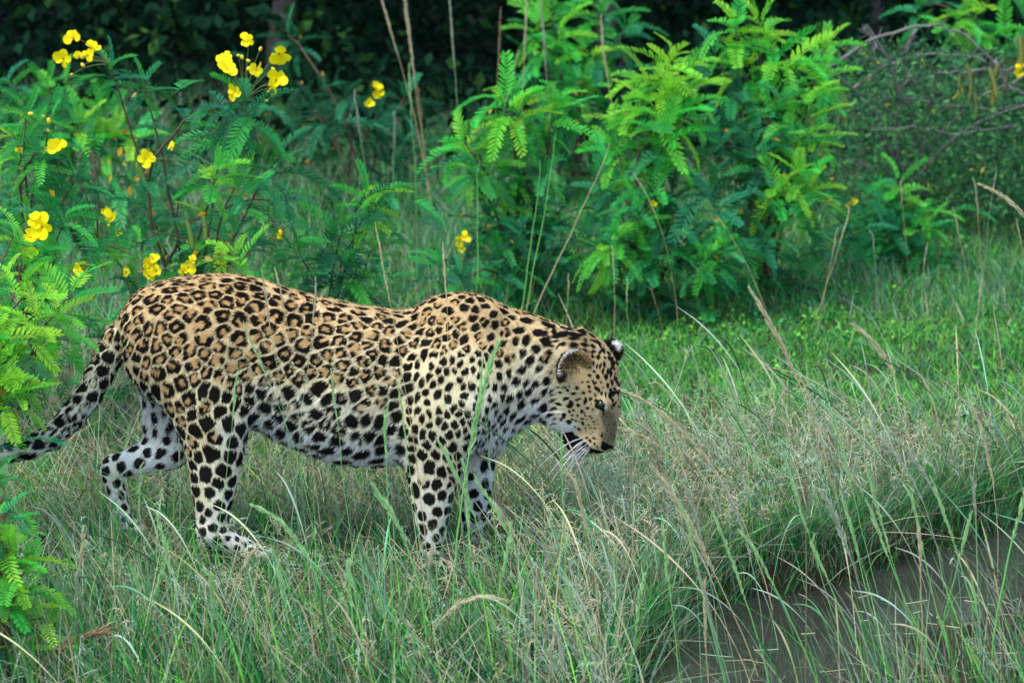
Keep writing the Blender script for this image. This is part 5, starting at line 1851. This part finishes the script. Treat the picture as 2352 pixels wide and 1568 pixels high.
    tc = tri.mean(1)
    # short-haired face gets more, finer hairs
    uf, vf = proj(tc)
    wgt = area * np.where((uf > 1250) & (vf > 770), 2.2, 1.0) * np.where(tc[:, 0] < -1.30, 0, 1)
    NH = 380000
    cs = np.cumsum(wgt)
    pick = np.searchsorted(cs, rng.rand(NH) * cs[-1])
    r1, r2 = np.sqrt(rng.rand(NH)), rng.rand(NH)
    bw = np.stack([1 - r1, r1 * (1 - r2), r1 * r2], 1)
    rp = (tri[pick] * bw[:, :, None]).sum(1)
    rn = unit((NN[TT[pick]] * bw[:, :, None]).sum(1))
    ra = (CA[TT[pick]] * bw[:, :, None]).sum(1)
    fl = ra[:, :3] - rn * (ra[:, :3] * rn).sum(1)[:, None]
    fl = unit(fl)
    jit = .16 * rng.randn(NH, 3)
    clump = .35 * np.stack([noise3(rp + k * 9.1, 45) for k in range(3)], 1)
    longh = smooth(10, 18, ra[:, 3])
    L = ra[:, 3] * .001 * rng.uniform(.65, 1.2, NH)
    lift = (.28 + .25 * longh + .10 * rng.rand(NH))[:, None]
    d0 = unit(fl + rn * lift + jit + clump * (.4 + longh)[:, None])
    d1 = unit(fl + rn * (lift * .3) + jit * 1.5 + clump * (.6 + longh)[:, None] + np.array([0, 0, -.35]) * longh[:, None])
    K = 4
    pts = np.zeros((NH, K, 3))
    pts[:, 0] = rp - rn * .0008
    for k in range(1, K):
        t = (k - .5) / (K - 1)
        pts[:, k] = pts[:, k - 1] + (d0 * (1 - t) + d1 * t) * (L / (K - 1))[:, None]
    rad = (.00050 * rng.uniform(.7, 1.3, NH))[:, None] * np.array([1, .9, .65, .15])[None]
    ch = paint(rp, rn, ra)
    ch = ch * (rng.uniform(.62, 1.32, NH) * (1 + .2 * noise3(rp * np.array([1, 1, 1.6]), 130)))[:, None]
    fur = hair_obj("fur", pts - off, rad, np.clip(ch, .004, .95), m_fur, root)
    fur["kind"] = "stuff"

    # ---- ears
    def ear(base, axis, facing, w, h, cup, front_cols, back_cols, label=None):
        axis = unit(axis)
        facing = unit(np.asarray(facing, float) - axis * np.dot(facing, axis))
        side = np.cross(axis, facing)
        NS, NT = 25, 17
        s_, t_ = np.meshgrid(np.linspace(-1, 1, NS), np.linspace(0, 1, NT), indexing='ij')
        prof = np.sqrt(np.clip(1 - (np.clip((t_ - .35) / .65, 0, 1)) ** 2.3, 0, 1)) * (.82 + .18 * smooth(0, .35, t_))
        yy = s_ * prof * w
        zz = t_ * h
        cc = cup * ((s_ * prof) ** 2) * (1 - .25 * t_) - cup * .55 + .012 * t_
        front = base + yy[..., None] * side + zz[..., None] * axis + cc[..., None] * facing
        th = .0035 * (1 - .5 * t_)
        back = front - facing * th[..., None]
        Pv = np.concatenate([front.reshape(-1, 3), back.reshape(-1, 3)])
        f = []
        for i in range(NS - 1):
            for j in range(NT - 1):
                a, b, c, dd = i * NT + j, (i + 1) * NT + j, (i + 1) * NT + j + 1, i * NT + j + 1
                f.append((a, b, c, dd))
                o_ = NS * NT
                f.append((a + o_, dd + o_, c + o_, b + o_))
        o_ = NS * NT
        rim = [j for j in range(NT)] + [i * NT + NT - 1 for i in range(1, NS)] + [(NS - 1) * NT + j for j in range(NT - 2, -1, -1)]
        for a, b in zip(rim[:-1], rim[1:]):
            f.append((a, a + o_, b + o_, b))
        cf = front_cols(s_.ravel(), t_.ravel())
        cb = back_cols(s_.ravel(), t_.ravel())
        m_ = new_mesh("ear", Pv - off, np.array(f).ravel(), np.full(len(f), 4))
        set_col(m_, np.concatenate([cf, cb]))
        o = add_obj("ear", m_, m_skin, root)
        if label:
            o["label"] = label
        # ear hair
        hp, hd, hcx, hl_ = [], [], [], []
        for k in range(5200):
            s0, t0 = rng.uniform(-.97, .97), rng.rand() ** .8 * .97
            i, j = int((s0 + 1) / 2 * (NS - 1)), int(t0 * (NT - 1))
            fs_ = rng.rand() < .6
            b_ = front[i, j] if fs_ else back[i, j]
            b_ = b_ + rng.randn(3) * .0015
            nd = facing if fs_ else -facing
            hp.append(b_)
            hd.append(unit(axis * .8 + nd * (.5 if fs_ else .2) + rng.randn(3) * .25 - (side * s0 * .6 if fs_ else 0)))
            cidx = i * NT + j
            hcx.append((cf[cidx] if rng.rand() < .5 else (lin(222, 200, 150) if rng.rand() < .55 else lin(70, 54, 38))) if fs_ and t0 < .82 and abs(s0) < .8 else (cf[cidx] if fs_ else cb[cidx]))
            hl_.append(rng.uniform(.006, .014) * (1.7 if fs_ and t0 < .55 else .8))
        hp, hd, hcx, hl_ = np.array(hp), np.array(hd), np.array(hcx), np.array(hl_)
        pts_ = np.stack([hp + hd * (hl_ * t)[:, None] + np.array([0, 0, -.003]) * t * t for t in (0, .35, .7, 1)], 1)
        hr = np.tile(np.array([.0008, .0007, .0005, .00018]), (len(hp), 1))
        h_ = hair_obj("ear_hair", pts_ - off, hr, np.clip(hcx * rng.uniform(.45, 1.35, len(hp))[:, None], .004, .95), m_fur, o)
        h_["kind"] = "stuff"
        return o

    gold, dark, white = lin(196, 160, 104), lin(28, 24, 22), lin(225, 222, 212)

    def f_near(s_, t_):
        c_ = hexmix(np.tile(gold, (len(s_), 1)), np.tile(dark, (len(s_), 1)), smooth(.35, .75, t_) * .75 * smooth(.85, .3, np.abs(s_ + .1)))  # shading of the hollow put into the colour
        c_ = hexmix(c_, np.tile(dark, (len(s_), 1)), smooth(-.45, -.75, s_) * smooth(.9, .6, t_) * .9)
        c_ = hexmix(c_, np.tile(white, (len(s_), 1)), smooth(.86, .95, np.maximum(np.abs(s_) * .93, t_)) * smooth(.3, .5, t_) * .9)
        return c_

    def b_ear(s_, t_):
        c_ = np.tile(dark, (len(s_), 1)) * .7
        c_ = hexmix(c_, np.tile(white, (len(s_), 1)), smooth(.62, .72, t_) * smooth(.7, .4, np.abs(s_)))
        return c_
    hb, hn = hit(1318, 858)
    ear(hb - hn * .012 + np.array([0, 0, -.008]), (-.12, -.45, 1.0), (.45, -.8, -.15), .050, .074, .028, f_near, b_ear)
    fb = P(1380, 815, .055)
    ear(fb, (.80, .30, .42), (.25, .9, -.35), .031, .054, .018, f_near, b_ear, "dark backed far ear with a white tip")

    # ---- eye: a dark ball in its socket with a lid
    ep, en = hit((1240 + 775 * zk) * .98, (760 + 872 * zk) * .98)
    bm_u, bm_v = np.meshgrid(np.linspace(0, math.pi, 9), np.linspace(0, 2 * math.pi, 17)[:-1], indexing='ij')
    er = .012
    sph = np.stack([np.sin(bm_u) * np.cos(bm_v), np.sin(bm_u) * np.sin(bm_v), np.cos(bm_u)], -1).reshape(-1, 3) * er
    ef = [(i * 16 + j, i * 16 + (j + 1) % 16, (i + 1) * 16 + (j + 1) % 16, (i + 1) * 16 + j) for i in range(8) for j in range(16)]
    m_eye = mat("leopard_eye", (.012, .010, .006), rough=.12, spec=.5)
    add_obj("eye", new_mesh("eye", sph + (ep - en * .0088) - off, np.array(ef).ravel(), np.full(len(ef), 4)), m_eye, root)

    # ---- whiskers and brow hairs
    W = []
    for k in range(13):
        x0, y0 = rng.uniform(560, 680), 1215 + 125 * (k + rng.rand()) / 13
        b_, n_ = hit((1240 + x0 * zk) * .98, (760 + y0 * zk) * .98)
        if b_ is None:
            continue
        fan = (y0 - 1215) / 120 * 1.1 + rng.normal(0, .18)
        d_ = unit(np.array([-1, -.35 - .3 * rng.rand(), -.1 - .75 * fan]))
        l_ = rng.uniform(.06, .12)
        W.append(np.stack([b_ + d_ * l_ * t + np.array([0, 0, -.35 * l_]) * t * t for t in (0, .25, .5, .75, 1)]))
    for k in range(4):
        b_, n_ = hit((1240 + (330 + 20 * k) * zk) * .98, (760 + (935 + 6 * k) * zk) * .98)
        d_ = unit(np.array([-1, -.5, -.05 + .06 * k]))
        l_ = .055
        W.append(np.stack([b_ + d_ * l_ * t for t in (0, .25, .5, .75, 1)]))
    W = np.array(W)
    m_wh = mat("whisker", (.85, .85, .84), rough=.4)
    wr = np.tile(np.array([.00042, .0004, .00035, .00025, .0001]), (len(W), 1))
    wh = hair_obj("whiskers", W - off, wr, np.full((len(W), 3), .85), m_wh, root)
    wh["kind"] = "stuff"
    return root


leopard = build_leopard()
